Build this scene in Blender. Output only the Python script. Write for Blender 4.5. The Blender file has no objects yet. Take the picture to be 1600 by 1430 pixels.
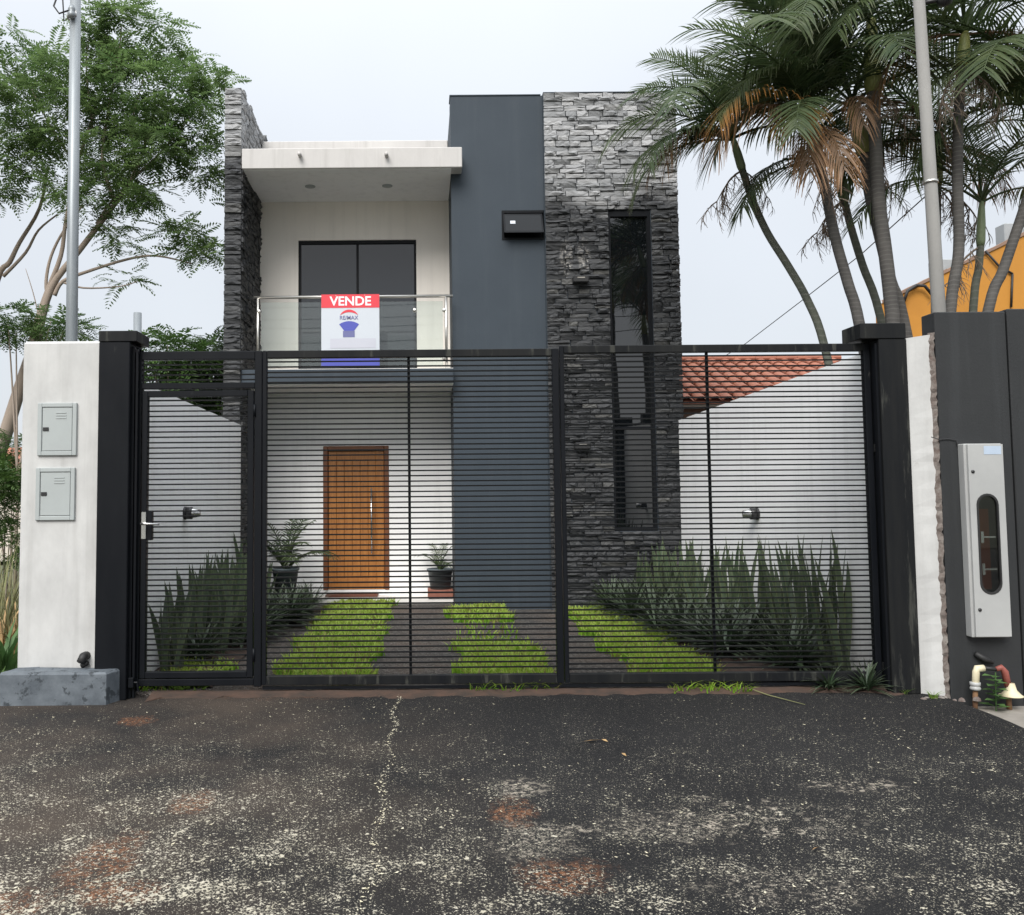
import bpy, math, random
import numpy as np
from mathutils import Vector, Matrix

R = math.radians
rnd = random.Random(7)
scene = bpy.context.scene
col = scene.collection

# ------------------------------------------------------------------ camera
W, H = 1600, 1430
FPX, PX, PY = 1400.0, 660.0, 677.0
PITCH, ROLL, CAMZ = 0.0628, 0.008, 1.62
Fv = Vector((0, math.cos(PITCH), math.sin(PITCH)))
U0 = Vector((0, -math.sin(PITCH), math.cos(PITCH)))
R0 = Vector((1, 0, 0))
Rv = R0 * math.cos(ROLL) - U0 * math.sin(ROLL)
Uv = U0 * math.cos(ROLL) + R0 * math.sin(ROLL)
CAM = Vector((0, 0, CAMZ))
cd = bpy.data.cameras.new('camera')
cam = bpy.data.objects.new('camera', cd)
col.objects.link(cam)
cam.matrix_world = Matrix(((Rv.x, Uv.x, -Fv.x, 0), (Rv.y, Uv.y, -Fv.y, 0), (Rv.z, Uv.z, -Fv.z, CAMZ), (0, 0, 0, 1)))
cd.sensor_width = 36
cd.lens = FPX / W * 36
cd.shift_x = (W / 2 - PX) / W
cd.shift_y = (PY - H / 2) / W
cd.clip_start, cd.clip_end = 0.05, 3000
scene.camera = cam

# ------------------------------------------------------------------ world, sun, exposure
SUN_EL, SUN_AZ = 43, 199            # from behind the camera, a little to its left
world = bpy.data.worlds.new('World')
scene.world = world
world.use_nodes = True
wn, wl = world.node_tree.nodes, world.node_tree.links
bg = wn['Background']
bg.inputs['Strength'].default_value = 0.12
sky = wn.new('ShaderNodeTexSky')
sky.sky_type = 'NISHITA'
sky.sun_disc = False
sky.sun_elevation = R(SUN_EL)
sky.sun_rotation = R(SUN_AZ)
sky.dust_density = 4
tc = wn.new('ShaderNodeTexCoord')
sx = wn.new('ShaderNodeSeparateXYZ')
wl.new(tc.outputs['Generated'], sx.inputs[0])
mx = wn.new('ShaderNodeMath'); mx.operation = 'MAXIMUM'; mx.inputs[1].default_value = 0
wl.new(sx.outputs['Z'], mx.inputs[0])
sq = wn.new('ShaderNodeMath'); sq.operation = 'POWER'; sq.inputs[1].default_value = 3.5
wl.new(mx.outputs[0], sq.inputs[0])
gr = wn.new('ShaderNodeMath'); gr.operation = 'MULTIPLY_ADD'; gr.inputs[1].default_value = 2.7; gr.inputs[2].default_value = 1.0
wl.new(sq.outputs[0], gr.inputs[0])
cn = wn.new('ShaderNodeTexNoise'); cn.inputs['Scale'].default_value = 1.6; cn.inputs['Detail'].default_value = 4
wl.new(tc.outputs['Generated'], cn.inputs['Vector'])
cm = wn.new('ShaderNodeMapRange'); cm.inputs['From Min'].default_value = .3; cm.inputs['From Max'].default_value = .7
cm.inputs['To Min'].default_value = .93; cm.inputs['To Max'].default_value = 1.07
wl.new(cn.outputs['Fac'], cm.inputs['Value'])
ml = wn.new('ShaderNodeMath'); ml.operation = 'MULTIPLY'
wl.new(gr.outputs[0], ml.inputs[0]); wl.new(cm.outputs[0], ml.inputs[1])
vs = wn.new('ShaderNodeVectorMath'); vs.operation = 'SCALE'
vs.inputs[0].default_value = (0.322 / .12, 0.338 / .12, 0.359 / .12)   # even cloud cover
wl.new(ml.outputs[0], vs.inputs['Scale'])
mixw = wn.new('ShaderNodeMix'); mixw.data_type = 'RGBA'
mixw.inputs['Factor'].default_value = 0.93
wl.new(sky.outputs[0], mixw.inputs[6]); wl.new(vs.outputs[0], mixw.inputs[7])
wl.new(mixw.outputs[2], bg.inputs['Color'])

sl = bpy.data.lights.new('sun', 'SUN')
sl.energy, sl.angle, sl.color = 1.5, R(35), (1, .97, .93)
so = bpy.data.objects.new('sun', sl)
col.objects.link(so)
az = R(SUN_AZ)
sd = Vector((math.sin(az) * math.cos(R(SUN_EL)), math.cos(az) * math.cos(R(SUN_EL)), math.sin(R(SUN_EL))))
so.rotation_euler = sd.to_track_quat('Z', 'Y').to_euler()
so.location = sd * 30

scene.view_settings.view_transform = 'Standard'
scene.view_settings.look = 'None'
scene.view_settings.exposure = 1.26
scene.view_settings.gamma = 1
scene.view_settings.use_curve_mapping = False
scene.cycles.use_adaptive_sampling = True
scene.cycles.max_bounces = 7
scene.cycles.transparent_max_bounces = 12
scene.cycles.use_denoising = True

# ------------------------------------------------------------------ pixel -> place
def ray(px, py):
    return Fv * FPX + Rv * (px - PX) - Uv * (py - PY)
def P(px, py, Y):
    d = ray(px, py)
    return CAM + d * (Y / d.y)
def G(px, py, z=0.0):
    d = ray(px, py)
    return CAM + d * ((z - CAMZ) / d.z)
def ext(px0, py0, px1, py1, Y):
    my, mx_ = (py0 + py1) / 2, (px0 + px1) / 2
    return P(px0, my, Y).x, P(px1, my, Y).x, P(mx_, py1, Y).z, P(mx_, py0, Y).z

# ------------------------------------------------------------------ mesh helpers
class MB:
    def __init__(s): s.v, s.f, s.t = [], [], []
    def add(s, vs_, fs):
        n = len(s.v)
        s.v += [tuple(p) for p in vs_]
        s.f += [tuple(i + n for i in f) for f in fs]
    def box(s, x0, x1, y0, y1, z0, z1):
        s.add([(x0, y0, z0), (x1, y0, z0), (x1, y1, z0), (x0, y1, z0), (x0, y0, z1), (x1, y0, z1), (x1, y1, z1), (x0, y1, z1)],
              [(0, 3, 2, 1), (4, 5, 6, 7), (0, 1, 5, 4), (1, 2, 6, 5), (2, 3, 7, 6), (3, 0, 4, 7)])
        return s
    def bbox(s, x0, x1, y0, y1, z0, z1, b=0.006):
        """box with chamfered edges"""
        xs, ys, zs = (x0, x1), (y0, y1), (z0, z1)
        sg = (1, -1)
        vs_, idx = [], {}
        for i in (0, 1):
            for j in (0, 1):
                for k in (0, 1):
                    for a in range(3):
                        p = [xs[i] + sg[i] * b, ys[j] + sg[j] * b, zs[k] + sg[k] * b]
                        p[a] = (xs[i], ys[j], zs[k])[a]
                        idx[i, j, k, a] = len(vs_); vs_.append(p)
        fs = []
        for a in range(3):
            o = [q for q in range(3) if q != a]
            for e in (0, 1):
                q = []
                for (m, n) in ((0, 0), (1, 0), (1, 1), (0, 1)):
                    c = [0, 0, 0]; c[a] = e; c[o[0]] = m; c[o[1]] = n
                    q.append(idx[c[0], c[1], c[2], a])
                flip = (e == 0) ^ (a == 1)
                fs.append(tuple(reversed(q)) if flip else tuple(q))
        for a in range(3):
            o = [q for q in range(3) if q != a]
            for m in (0, 1):
                for n in (0, 1):
                    q = []
                    for e, f in ((0, o[0]), (1, o[0]), (1, o[1]), (0, o[1])):
                        c = [0, 0, 0]; c[a] = e; c[o[0]] = m; c[o[1]] = n
                        q.append(idx[c[0], c[1], c[2], f])
                    fs.append(tuple(q))
        for i in (0, 1):
            for j in (0, 1):
                for k in (0, 1):
                    fs.append((idx[i, j, k, 0], idx[i, j, k, 1], idx[i, j, k, 2]))
        s.add(vs_, fs)
        return s
    def tube(s, pts, rad, n=8, cap=True):
        pts = [Vector(p) for p in pts]
        if not hasattr(rad, '__len__'): rad = [rad] * len(pts)
        rings = []
        up = Vector((0, 0, 1))
        a = None
        for i, p in enumerate(pts):
            t = (pts[min(i + 1, len(pts) - 1)] - pts[max(i - 1, 0)]).normalized()
            if a is None:
                a = t.cross(up if abs(t.z) < .9 else Vector((1, 0, 0))).normalized()
            else:
                a = (a - t * a.dot(t)).normalized()
            b = t.cross(a)
            rings.append([p + (a * math.cos(k * math.tau / n) + b * math.sin(k * math.tau / n)) * rad[i] for k in range(n)])
        vs_ = [q for r_ in rings for q in r_]
        fs = []
        for i in range(len(pts) - 1):
            for k in range(n):
                k2 = (k + 1) % n
                fs.append((i * n + k, i * n + k2, (i + 1) * n + k2, (i + 1) * n + k))
        if cap:
            fs.append(tuple(reversed(range(n))))
            fs.append(tuple((len(pts) - 1) * n + k for k in range(n)))
        s.add(vs_, fs)
        return s
    def lathe(s, c, prof, n=20, axis='Z'):
        """prof: list of (r, h) along axis"""
        vs_ = []
        for r_, h in prof:
            for k in range(n):
                a = k * math.tau / n
                q = (r_ * math.cos(a), r_ * math.sin(a))
                if axis == 'Z': vs_.append((c[0] + q[0], c[1] + q[1], c[2] + h))
                elif axis == 'X': vs_.append((c[0] + h, c[1] + q[0], c[2] + q[1]))
                else: vs_.append((c[0] + q[0], c[1] + h, c[2] + q[1]))
        fs = []
        for i in range(len(prof) - 1):
            for k in range(n):
                k2 = (k + 1) % n
                fs.append((i * n + k, i * n + k2, (i + 1) * n + k2, (i + 1) * n + k))
        s.add(vs_, fs)
        return s
    def prism(s, poly, y0, y1):
        """poly of (x,z), extruded along y"""
        n = len(poly)
        s.add([(x, y0, z) for x, z in poly] + [(x, y1, z) for x, z in poly],
              [tuple(range(n)), tuple(reversed(range(n, 2 * n)))] + [(i, (i + 1) % n, n + (i + 1) % n, n + i) for i in range(n)])
        return s
    def mesh(s, name, mat, off=(0, 0, 0), smooth=False):
        me = bpy.data.meshes.new(name)
        ox, oy, oz = off
        me.from_pydata([(x - ox, y - oy, z - oz) for x, y, z in s.v], [], s.f)
        if s.t:
            at = me.attributes.new('t', 'FLOAT', 'POINT')
            at.data.foreach_set('value', s.t)
        if mat: me.materials.append(M[mat] if isinstance(mat, str) else mat)
        if smooth: me.polygons.foreach_set('use_smooth', [True] * len(me.polygons))
        me.update()
        return me

def wloc(o):
    v = Vector((0, 0, 0))
    while o:
        v += o.location; o = o.parent
    return v
def link(name, data, parent=None, loc=None):
    o = bpy.data.objects.new(name, data)
    col.objects.link(o)
    if parent: o.parent = parent
    if loc is not None: o.location = loc
    return o
def part(name, mb, mat, parent, smooth=False, label=None, kind=None):
    """mesh in world coordinates, parented to something that is only moved"""
    o = link(name, mb.mesh(name, mat, wloc(parent), smooth), parent)
    if label: o['label'] = label
    if kind: o['kind'] = kind
    return o
def tag(o, label, cat, group=None):
    o['label'], o['category'] = label, cat
    if group: o['group'] = group
    return o
def thing(name, label, cat, loc, group=None):
    return tag(link(name, None, None, Vector(loc)), label, cat, group)
def single(name, mb, mat, label, cat, group=None, loc=(0, 0, 0), smooth=False):
    return tag(link(name, mb.mesh(name, mat, loc, smooth), None, Vector(loc)), label, cat, group)
def struct(name, mb, mat, smooth=False, kind='structure'):
    o = link(name, mb.mesh(name, mat, (0, 0, 0), smooth))
    o['kind'] = kind
    return o
def copy_tree(o, parent=None):
    c = o.copy(); col.objects.link(c); c.parent = parent
    for ch in list(o.children): copy_tree(ch, c)
    return c

# ------------------------------------------------------------------ materials
M = {}
def nodes(m):
    m.use_nodes = True
    return m.node_tree.nodes, m.node_tree.links, m.node_tree.nodes['Principled BSDF']
def ramp(n, stops):
    r_ = n.new('ShaderNodeValToRGB')
    e = r_.color_ramp.elements
    while len(e) < len(stops): e.new(.5)
    for el, (p, c) in zip(e, stops):
        el.position = p; el.color = (*c, 1) if len(c) == 3 else c
    return r_
def coords(n, l, scale=(1, 1, 1)):
    g = n.new('ShaderNodeNewGeometry')
    mp = n.new('ShaderNodeMapping'); mp.inputs['Scale'].default_value = scale
    l.new(g.outputs['Position'], mp.inputs['Vector'])
    return mp.outputs[0]
def noise(n, l, vec, scale, detail=4, rough=.55):
    t = n.new('ShaderNodeTexNoise')
    t.inputs['Scale'].default_value = scale; t.inputs['Detail'].default_value = detail; t.inputs['Roughness'].default_value = rough
    l.new(vec, t.inputs['Vector'])
    return t.outputs['Fac']
def mixc(n, l, fac, a, b):
    m = n.new('ShaderNodeMix'); m.data_type = 'RGBA'
    for sock, v in ((0, fac), (6, a), (7, b)):
        if isinstance(v, (int, float)): m.inputs[sock].default_value = v
        elif isinstance(v, tuple): m.inputs[sock].default_value = (*v, 1)
        else: l.new(v, m.inputs[sock])
    return m.outputs[2]
def math_(n, l, op, a, b=None, c=None):
    m = n.new('ShaderNodeMath'); m.operation = op
    for i, v in enumerate((a, b, c)):
        if v is None: continue
        if isinstance(v, (int, float)): m.inputs[i].default_value = v
        else: l.new(v, m.inputs[i])
    return m.outputs[0]
def mrange(n, l, v, a, b, c=0., d=1.):
    m = n.new('ShaderNodeMapRange')
    for i, q in enumerate((a, b, c, d)): m.inputs[i + 1].default_value = q
    l.new(v, m.inputs[0])
    return m.outputs[0]
def bump(n, l, p, h, strength, dist=.01):
    b = n.new('ShaderNodeBump'); b.inputs['Strength'].default_value = strength; b.inputs['Distance'].default_value = dist
    l.new(h, b.inputs['Height']); l.new(b.outputs[0], p.inputs['Normal'])
def paint(name, c1, c2, scale=3., rough=.6, bs=.15, bscale=60., stretch=(1, 1, 1), metal=0., spec=.5, wear=None, wthr=.62, streak=0.):
    m = bpy.data.materials.new(name); n, l, p = nodes(m)
    v = coords(n, l, stretch)
    c = mixc(n, l, mrange(n, l, noise(n, l, v, scale, 6, .65), .3, .7), c1, c2)
    if wear:
        w = mrange(n, l, noise(n, l, v, scale * 2.3, 8, .7), wthr, wthr + .06)
        c = mixc(n, l, w, c, wear)
    if streak:
        sv = coords(n, l, (7, 7, .35))
        k = math_(n, l, 'MULTIPLY', mrange(n, l, noise(n, l, sv, 1.0, 6, .65), .5, .72), streak)
        c = mixc(n, l, k, c, (.16, .15, .135) if c1[0] > .2 else (.14, .15, .16))
    l.new(c, p.inputs['Base Color'])
    p.inputs['Roughness'].default_value = rough; p.inputs['Metallic'].default_value = metal
    p.inputs['Specular IOR Level'].default_value = spec
    if bs: bump(n, l, p, noise(n, l, v, bscale, 3), bs, .004)
    M[name] = m
    return m
paint('white_wall', (.88, .88, .875), (.83, .83, .825), 1.3, .8, .25, 40, streak=.12)
paint('white_pillar', (.56, .56, .545), (.42, .42, .41), 2.6, .85, .35, 25, (1, 1, .6), streak=.22, wear=(.40, .39, .37), wthr=.69)
paint('balcony_white', (.86, .815, .75), (.80, .755, .69), .9, .8, .15, 40, streak=.1)
paint('fascia_white', (.56, .545, .525), (.47, .455, .44), 1.6, .8, .2, 30, (1, 1, .5), streak=.25)
paint('grey_render', (.027, .039, .052), (.034, .047, .061), 1.1, .75, .35, 90, streak=.07)
paint('black_steel', (.0045, .0055, .0075), (.008, .009, .011), 5, .42, .1, 40, (1, 1, .3), wear=(.045, .046, .044), wthr=.66, spec=.14)
paint('slat_steel', (.0045, .0052, .006), (.009, .0095, .010), 4, .45, .1, 60, (.4, 1, 4), wear=(.06, .06, .055), wthr=.68, spec=.14)
paint('worn_steel', (.005, .006, .008), (.016, .0165, .016), 2.2, .5, .15, 40, (2.2, 2.2, .22), wear=(.042, .043, .038), wthr=.57, spec=.14)
paint('dark_wall', (.0125, .014, .0155), (.019, .0205, .0215), 1.3, .7, .3, 50, wear=(.035, .037, .036), wthr=.68, streak=.07)
paint('kerb_paint', (.06, .072, .085), (.14, .16, .178), 5, .75, .5, 30, wear=(.035, .043, .05), wthr=.54)
paint('meter_grey', (.36, .39, .385), (.32, .345, .34), 2, .5, .05, 40)
paint('cabinet_grey', (.40, .405, .395), (.33, .335, .33), 1.5, .45, .08, 40, wear=(.25, .22, .18), wthr=.78)
paint('galvanised', (.20, .22, .235), (.30, .325, .335), 6, .45, .1, 50, (1, 1, .15), .35)
paint('concrete_pole', (.19, .185, .175), (.27, .265, .25), 2, .85, .3, 60, (1, 1, .3))
paint('steel', (.58, .56, .52), (.68, .66, .62), 4, .28, 0, 40, metal=.9)
paint('chrome', (.55, .55, .54), (.65, .65, .64), 8, .2, 0, metal=.9)
paint('wood', (.42, .175, .042), (.28, .105, .025), 3.5, .42, .2, 40, (9, 9, .7))
paint('wood_dark', (.20, .07, .022), (.13, .045, .016), 3.5, .45, .2, 40, (9, 9, .7))
paint('terracotta', (.40, .155, .09), (.27, .10, .065), 5, .8, .3, 60, wear=(.16, .09, .07), wthr=.60)
paint('brown_wall', (.22, .14, .10), (.27, .17, .12), 2, .85)
paint('cream', (.55, .50, .42), (.62, .57, .5), 2, .8)
paint('yellow_plaster', (.50, .225, .032), (.42, .185, .028), 1.1, .85, .2, 50, wear=(.42, .2, .06), wthr=.68)
paint('soil', (.030, .022, .017), (.075, .042, .028), 6, .95, .8, 50)
paint('concrete', (.30, .275, .24), (.21, .19, .165), 5, .9, .5, 50)
paint('ground', (.085, .075, .05), (.06, .075, .03), .6, .95, .5, 10)
paint('pot', (.10, .125, .14), (.135, .16, .175), 5, .6, .2)
paint('brick_red', (.22, .08, .055), (.30, .13, .09), 8, .85, .3)
paint('bark', (.24, .19, .15), (.32, .265, .22), 5, .9, .5, 30, (1, 1, .3))
paint('stalk', (.26, .21, .16), (.20, .15, .12), 6, .8, 0)
paint('rachis', (.16, .17, .06), (.10, .12, .04), 3, .6, 0)
paint('pvc_cream', (.68, .62, .44), (.55, .48, .32), 9, .5, .1, wear=(.2, .12, .07), wthr=.7)
paint('rust_pipe', (.10, .05, .03), (.22, .12, .05), 14, .8, .3)
paint('pipe_red', (.20, .05, .04), (.27, .08, .06), 9, .6)
paint('rubber', (.012, .012, .012), (.02, .02, .02), 5, .6, 0)
paint('sign_white', (.54, .575, .62), (.52, .555, .60), 1, .35, 0)
paint('sign_red', (.68, .045, .065), (.64, .042, .06), 1, .35, 0)
paint('sign_blue', (.075, .09, .40), (.068, .08, .37), 1, .35, 0)
paint('sign_print', (.80, .80, .82), (.78, .78, .80), 1, .35, 0)
paint('sign_text', (.13, .14, .30), (.13, .14, .30), 1, .4, 0)
paint('sign_grey', (.50, .51, .57), (.47, .48, .54), 1, .4, 0)
paint('sticker', (.38, .46, .56), (.42, .5, .6), 9, .5, 0)
paint('brown_board', (.13, .04, .022), (.09, .028, .016), 4, .6, .1)
paint('wire', (.02, .02, .022), (.03, .03, .03), 5, .6, 0)
paint('broken_masonry', (.24, .22, .20), (.09, .06, .05), 14, .95, 1.0, 45)
paint('petal', (.46, .41, .27), (.60, .56, .45), 30, .8, 0)
paint('dry_leaf', (.33, .20, .09), (.42, .29, .14), 9, .8, 0)
paint('dry_grass', (.24, .22, .11), (.13, .15, .06), 4, .9, 0)
paint('tile_floor', (.78, .76, .73), (.72, .70, .67), 3, .5, 0)
paint('black_plastic', (.015, .015, .016), (.022, .022, .023), 5, .4, 0)
paint('lamp_glass', (.30, .28, .25), (.4, .38, .35), 5, .15, 0)
paint('ac_white', (.34, .36, .37), (.28, .30, .31), 4, .5, 0)

def glossy_glass(name, colr, rough=.03, ior=1.5):
    m = bpy.data.materials.new(name); n, l, p = nodes(m)
    p.inputs['Base Color'].default_value = (*colr, 1); p.inputs['Roughness'].default_value = rough
    p.inputs['IOR'].default_value = ior
    v = coords(n, l)
    bump(n, l, p, noise(n, l, v, 1.2, 2), .02, .05)
    M[name] = m
glossy_glass('tinted_glass', (.020, .024, .030), .03, 1.62)
glossy_glass('sash_glass', (.006, .007, .008), .03, 1.33)
glossy_glass('black_glass', (.004, .005, .006), .012, 1.85)
m = bpy.data.materials.new('clear_glass'); n, l, p = nodes(m)
tr = n.new('ShaderNodeBsdfTransparent'); tr.inputs[0].default_value = (.91, .95, .935, 1)
gl = n.new('ShaderNodeBsdfGlossy'); gl.inputs['Roughness'].default_value = .02
fr = n.new('ShaderNodeFresnel'); fr.inputs[0].default_value = 1.75
ms = n.new('ShaderNodeMixShader')
l.new(fr.outputs[0], ms.inputs[0]); l.new(tr.outputs[0], ms.inputs[1]); l.new(gl.outputs[0], ms.inputs[2])
l.new(ms.outputs[0], n['Material Output'].inputs[0])
M['clear_glass'] = m

def leafmat(name, c1, c2, scale=3., trans=.3, tip=None, rough=.5, tcurve=(.35, .8), dry=None):
    m = bpy.data.materials.new(name); n, l, p = nodes(m)
    v = coords(n, l)
    g = n.new('ShaderNodeNewGeometry')
    oi = n.new('ShaderNodeObjectInfo')
    f = math_(n, l, 'ADD', math_(n, l, 'MULTIPLY', mrange(n, l, noise(n, l, v, scale, 3), .3, .7), .6),
              math_(n, l, 'MULTIPLY', g.outputs['Random Per Island'], .4))
    f = math_(n, l, 'ADD', f, math_(n, l, 'MULTIPLY_ADD', oi.outputs['Random'], .3, -.15))
    c = mixc(n, l, f, c1, c2)
    if tip:
        a = n.new('ShaderNodeAttribute'); a.attribute_name = 't'
        c = mixc(n, l, mrange(n, l, a.outputs['Fac'], *tcurve), c, tip)
    if dry:
        c = mixc(n, l, math_(n, l, 'GREATER_THAN', g.outputs['Random Per Island'], .84), c, dry)
    l.new(c, p.inputs['Base Color']); p.inputs['Roughness'].default_value = rough
    p.inputs['Specular IOR Level'].default_value = .4
    tl = n.new('ShaderNodeBsdfTranslucent'); l.new(c, tl.inputs[0])
    mx2 = n.new('ShaderNodeMixShader'); mx2.inputs[0].default_value = trans
    l.new(p.outputs[0], mx2.inputs[1]); l.new(tl.outputs[0], mx2.inputs[2])
    l.new(mx2.outputs[0], n['Material Output'].inputs[0])
    M[name] = m
leafmat('tree_leaf', (.042, .092, .028), (.175, .255, .09), 2.2, .6)
leafmat('far_leaf', (.06, .13, .03), (.12, .2, .06), 1.5, .35)
leafmat('bush_leaf', (.035, .075, .018), (.08, .14, .03), 2.5, .3)
leafmat('palm_green', (.042, .076, .034), (.115, .150, .060), 2., .45, (.15, .15, .095), tcurve=(.7, 1.1))
leafmat('palm_yellow', (.055, .085, .03), (.10, .11, .035), 2., .3, (.36, .165, .04), tcurve=(.2, .8))
leafmat('palm_brown', (.16, .10, .06), (.22, .135, .075), 2., .2, (.30, .17, .085))
leafmat('palm_bright', (.09, .18, .03), (.13, .24, .05), 2., .4)
leafmat('snake_leaf', (.030, .058, .032), (.115, .15, .085), 16., .15, (.17, .19, .09), rough=.4, tcurve=(.72, 1.))
leafmat('strap_leaf', (.018, .036, .018), (.055, .085, .042), 5., .12, (.075, .095, .06), rough=.35)
leafmat('grass_blade', (.08, .23, .015), (.29, .50, .04), 4, .45, (.36, .47, .08), rough=.55, dry=(.26, .24, .08))
leafmat('weed_leaf', (.09, .17, .03), (.20, .30, .06), 6., .3)
leafmat('basil_leaf', (.06, .135, .04), (.11, .20, .065), 6., .3)

# ringed palm trunk
def trunkmat(name, c1, c2, ring, rs):
    m = bpy.data.materials.new(name); n, l, p = nodes(m)
    v = coords(n, l)
    sp = n.new('ShaderNodeSeparateXYZ'); l.new(v, sp.inputs[0])
    z = math_(n, l, 'MULTIPLY_ADD', noise(n, l, v, 6, 2), .05, sp.outputs['Z'])
    w = math_(n, l, 'FRACT', math_(n, l, 'MULTIPLY', z, rs))
    k = mrange(n, l, w, .0, .3, .8, 0.)
    c = mixc(n, l, mrange(n, l, noise(n, l, v, 5, 5), .3, .7), c1, c2)
    c = mixc(n, l, k, c, ring)
    l.new(c, p.inputs['Base Color']); p.inputs['Roughness'].default_value = .85
    bump(n, l, p, w, .4, .01)
    M[name] = m
trunkmat('palm_trunk', (.070, .066, .062), (.115, .108, .10), (.15, .145, .135), 21)
trunkmat('palm_trunk_green', (.085, .095, .075), (.13, .14, .11), (.17, .17, .15), 13)
paint('crownshaft', (.19, .23, .07), (.30, .29, .10), 4, .5, .1, 30, (3, 3, .6))
paint('crownshaft_green', (.16, .21, .11), (.21, .26, .15), 4, .5, .1, 30, (3, 3, .6))

# stacked stone
def stonemat(name, weather):
    m = bpy.data.materials.new(name); n, l, p = nodes(m)
    v = coords(n, l)
    g = n.new('ShaderNodeNewGeometry'); oi = n.new('ShaderNodeObjectInfo')
    rv = math_(n, l, 'FRACT', math_(n, l, 'ADD', math_(n, l, 'MULTIPLY', oi.outputs['Random'], 7.3), g.outputs['Random Per Island']))
    c = ramp(n, [(0, (.009, .0105, .0135)), (.5, (.020, .0225, .027)), (.85, (.040, .042, .046)), (1, (.085, .084, .078))])
    l.new(rv, c.inputs[0])
    st = coords(n, l, (1.3, 1.3, 5))
    f2 = mrange(n, l, noise(n, l, st, 7, 6, .7), .3, .75)
    cc = mixc(n, l, math_(n, l, 'MULTIPLY', f2, .6), c.outputs[0], (.065, .066, .066))
    sp = n.new('ShaderNodeSeparateXYZ'); l.new(v, sp.inputs[0])
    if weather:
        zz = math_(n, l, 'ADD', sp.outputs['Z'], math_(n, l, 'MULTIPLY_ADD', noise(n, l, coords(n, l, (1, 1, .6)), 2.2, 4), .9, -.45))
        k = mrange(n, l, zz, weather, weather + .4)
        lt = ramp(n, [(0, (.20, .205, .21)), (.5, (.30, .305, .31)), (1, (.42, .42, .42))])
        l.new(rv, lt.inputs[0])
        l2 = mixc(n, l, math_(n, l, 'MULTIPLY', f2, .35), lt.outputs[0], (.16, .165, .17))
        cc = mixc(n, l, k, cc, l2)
        # lime streaks above the lamp
        for lx, lz in ((P(884, 405, 12.1).x, P(884, 405, 12.1).z), (P(912, 400, 12.1).x, P(912, 400, 12.1).z)):
            dx = math_(n, l, 'DIVIDE', math_(n, l, 'SUBTRACT', sp.outputs['X'], lx), .10)
            dz = math_(n, l, 'DIVIDE', math_(n, l, 'SUBTRACT', sp.outputs['Z'], lz), .28)
            d2 = math_(n, l, 'ADD', math_(n, l, 'MULTIPLY', dx, dx), math_(n, l, 'MULTIPLY', dz, dz))
            q = math_(n, l, 'MULTIPLY', mrange(n, l, d2, 1., .2), mrange(n, l, noise(n, l, v, 22, 5, .7), .47, .62))
            cc = mixc(n, l, math_(n, l, 'MULTIPLY', q, .75), cc, (.42, .40, .37))
    fl = mrange(n, l, noise(n, l, st, 16, 6, .75), .62, .74)
    cc = mixc(n, l, math_(n, l, 'MULTIPLY', fl, .55), cc, (.24, .235, .225))
    l.new(cc, p.inputs['Base Color']); p.inputs['Roughness'].default_value = .62
    bump(n, l, p, noise(n, l, st, 26, 6, .7), .7, .012)
    M[name] = m
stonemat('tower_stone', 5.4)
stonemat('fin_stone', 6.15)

# asphalt: black slurry with pale worn specks, dust, red earth stains
m = bpy.data.materials.new('asphalt'); n, l, p = nodes(m)
v = coords(n, l)
sp = n.new('ShaderNodeSeparateXYZ'); l.new(v, sp.inputs[0])
base = mixc(n, l, mrange(n, l, noise(n, l, v, .55, 5, .6), .35, .65), (.0085, .009, .010), (.019, .019, .0195))
base = mixc(n, l, mrange(n, l, noise(n, l, v, 130, 3, .7), .45, .7), base, (.042, .040, .039))
lw = mrange(n, l, sp.outputs['X'], .6, -1.2)               # the dusty, more worn side
dust = math_(n, l, 'MULTIPLY', mrange(n, l, noise(n, l, v, .8, 5, .6), .35, .68), lw)
base = mixc(n, l, math_(n, l, 'MULTIPLY', dust, .7), base, (.095, .074, .058))
def spot(px, py, rx, ry, colr, amt, nz=16, thr=(.47, .56)):
    global base
    c0 = G(px, py, -.02)
    dx = math_(n, l, 'DIVIDE', math_(n, l, 'SUBTRACT', sp.outputs['X'], c0.x), rx)
    dy = math_(n, l, 'DIVIDE', math_(n, l, 'SUBTRACT', sp.outputs['Y'], c0.y), ry)
    d2 = math_(n, l, 'ADD', math_(n, l, 'MULTIPLY', dx, dx), math_(n, l, 'MULTIPLY', dy, dy))
    k = math_(n, l, 'MULTIPLY', mrange(n, l, math_(n, l, 'ADD', d2, mrange(n, l, noise(n, l, v, 6, 8, .75), .3, .7, -.9, .9)), 1.2, .0), mrange(n, l, noise(n, l, v, nz * 2.5, 7, .8), *thr))
    base = mixc(n, l, math_(n, l, 'MULTIPLY', k, amt), base, colr)
red = (.30, .125, .055)
for a in ((165, 1335, .16, .30, red, .6), (180, 1390, .22, .14, red, .55), (20, 1405, .2, .14, red, .55), (305, 1250, .13, .18, red, .5),
          (215, 1125, .14, .16, red, .6), (800, 1262, .14, .22, red, .6), (880, 1365, .22, .2, red, .55), (620, 1076, .5, .25, red, .5),
          (760, 1076, .6, .2, red, .35), (470, 1080, .8, .3, red, .3)):
    spot(*a)
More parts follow.
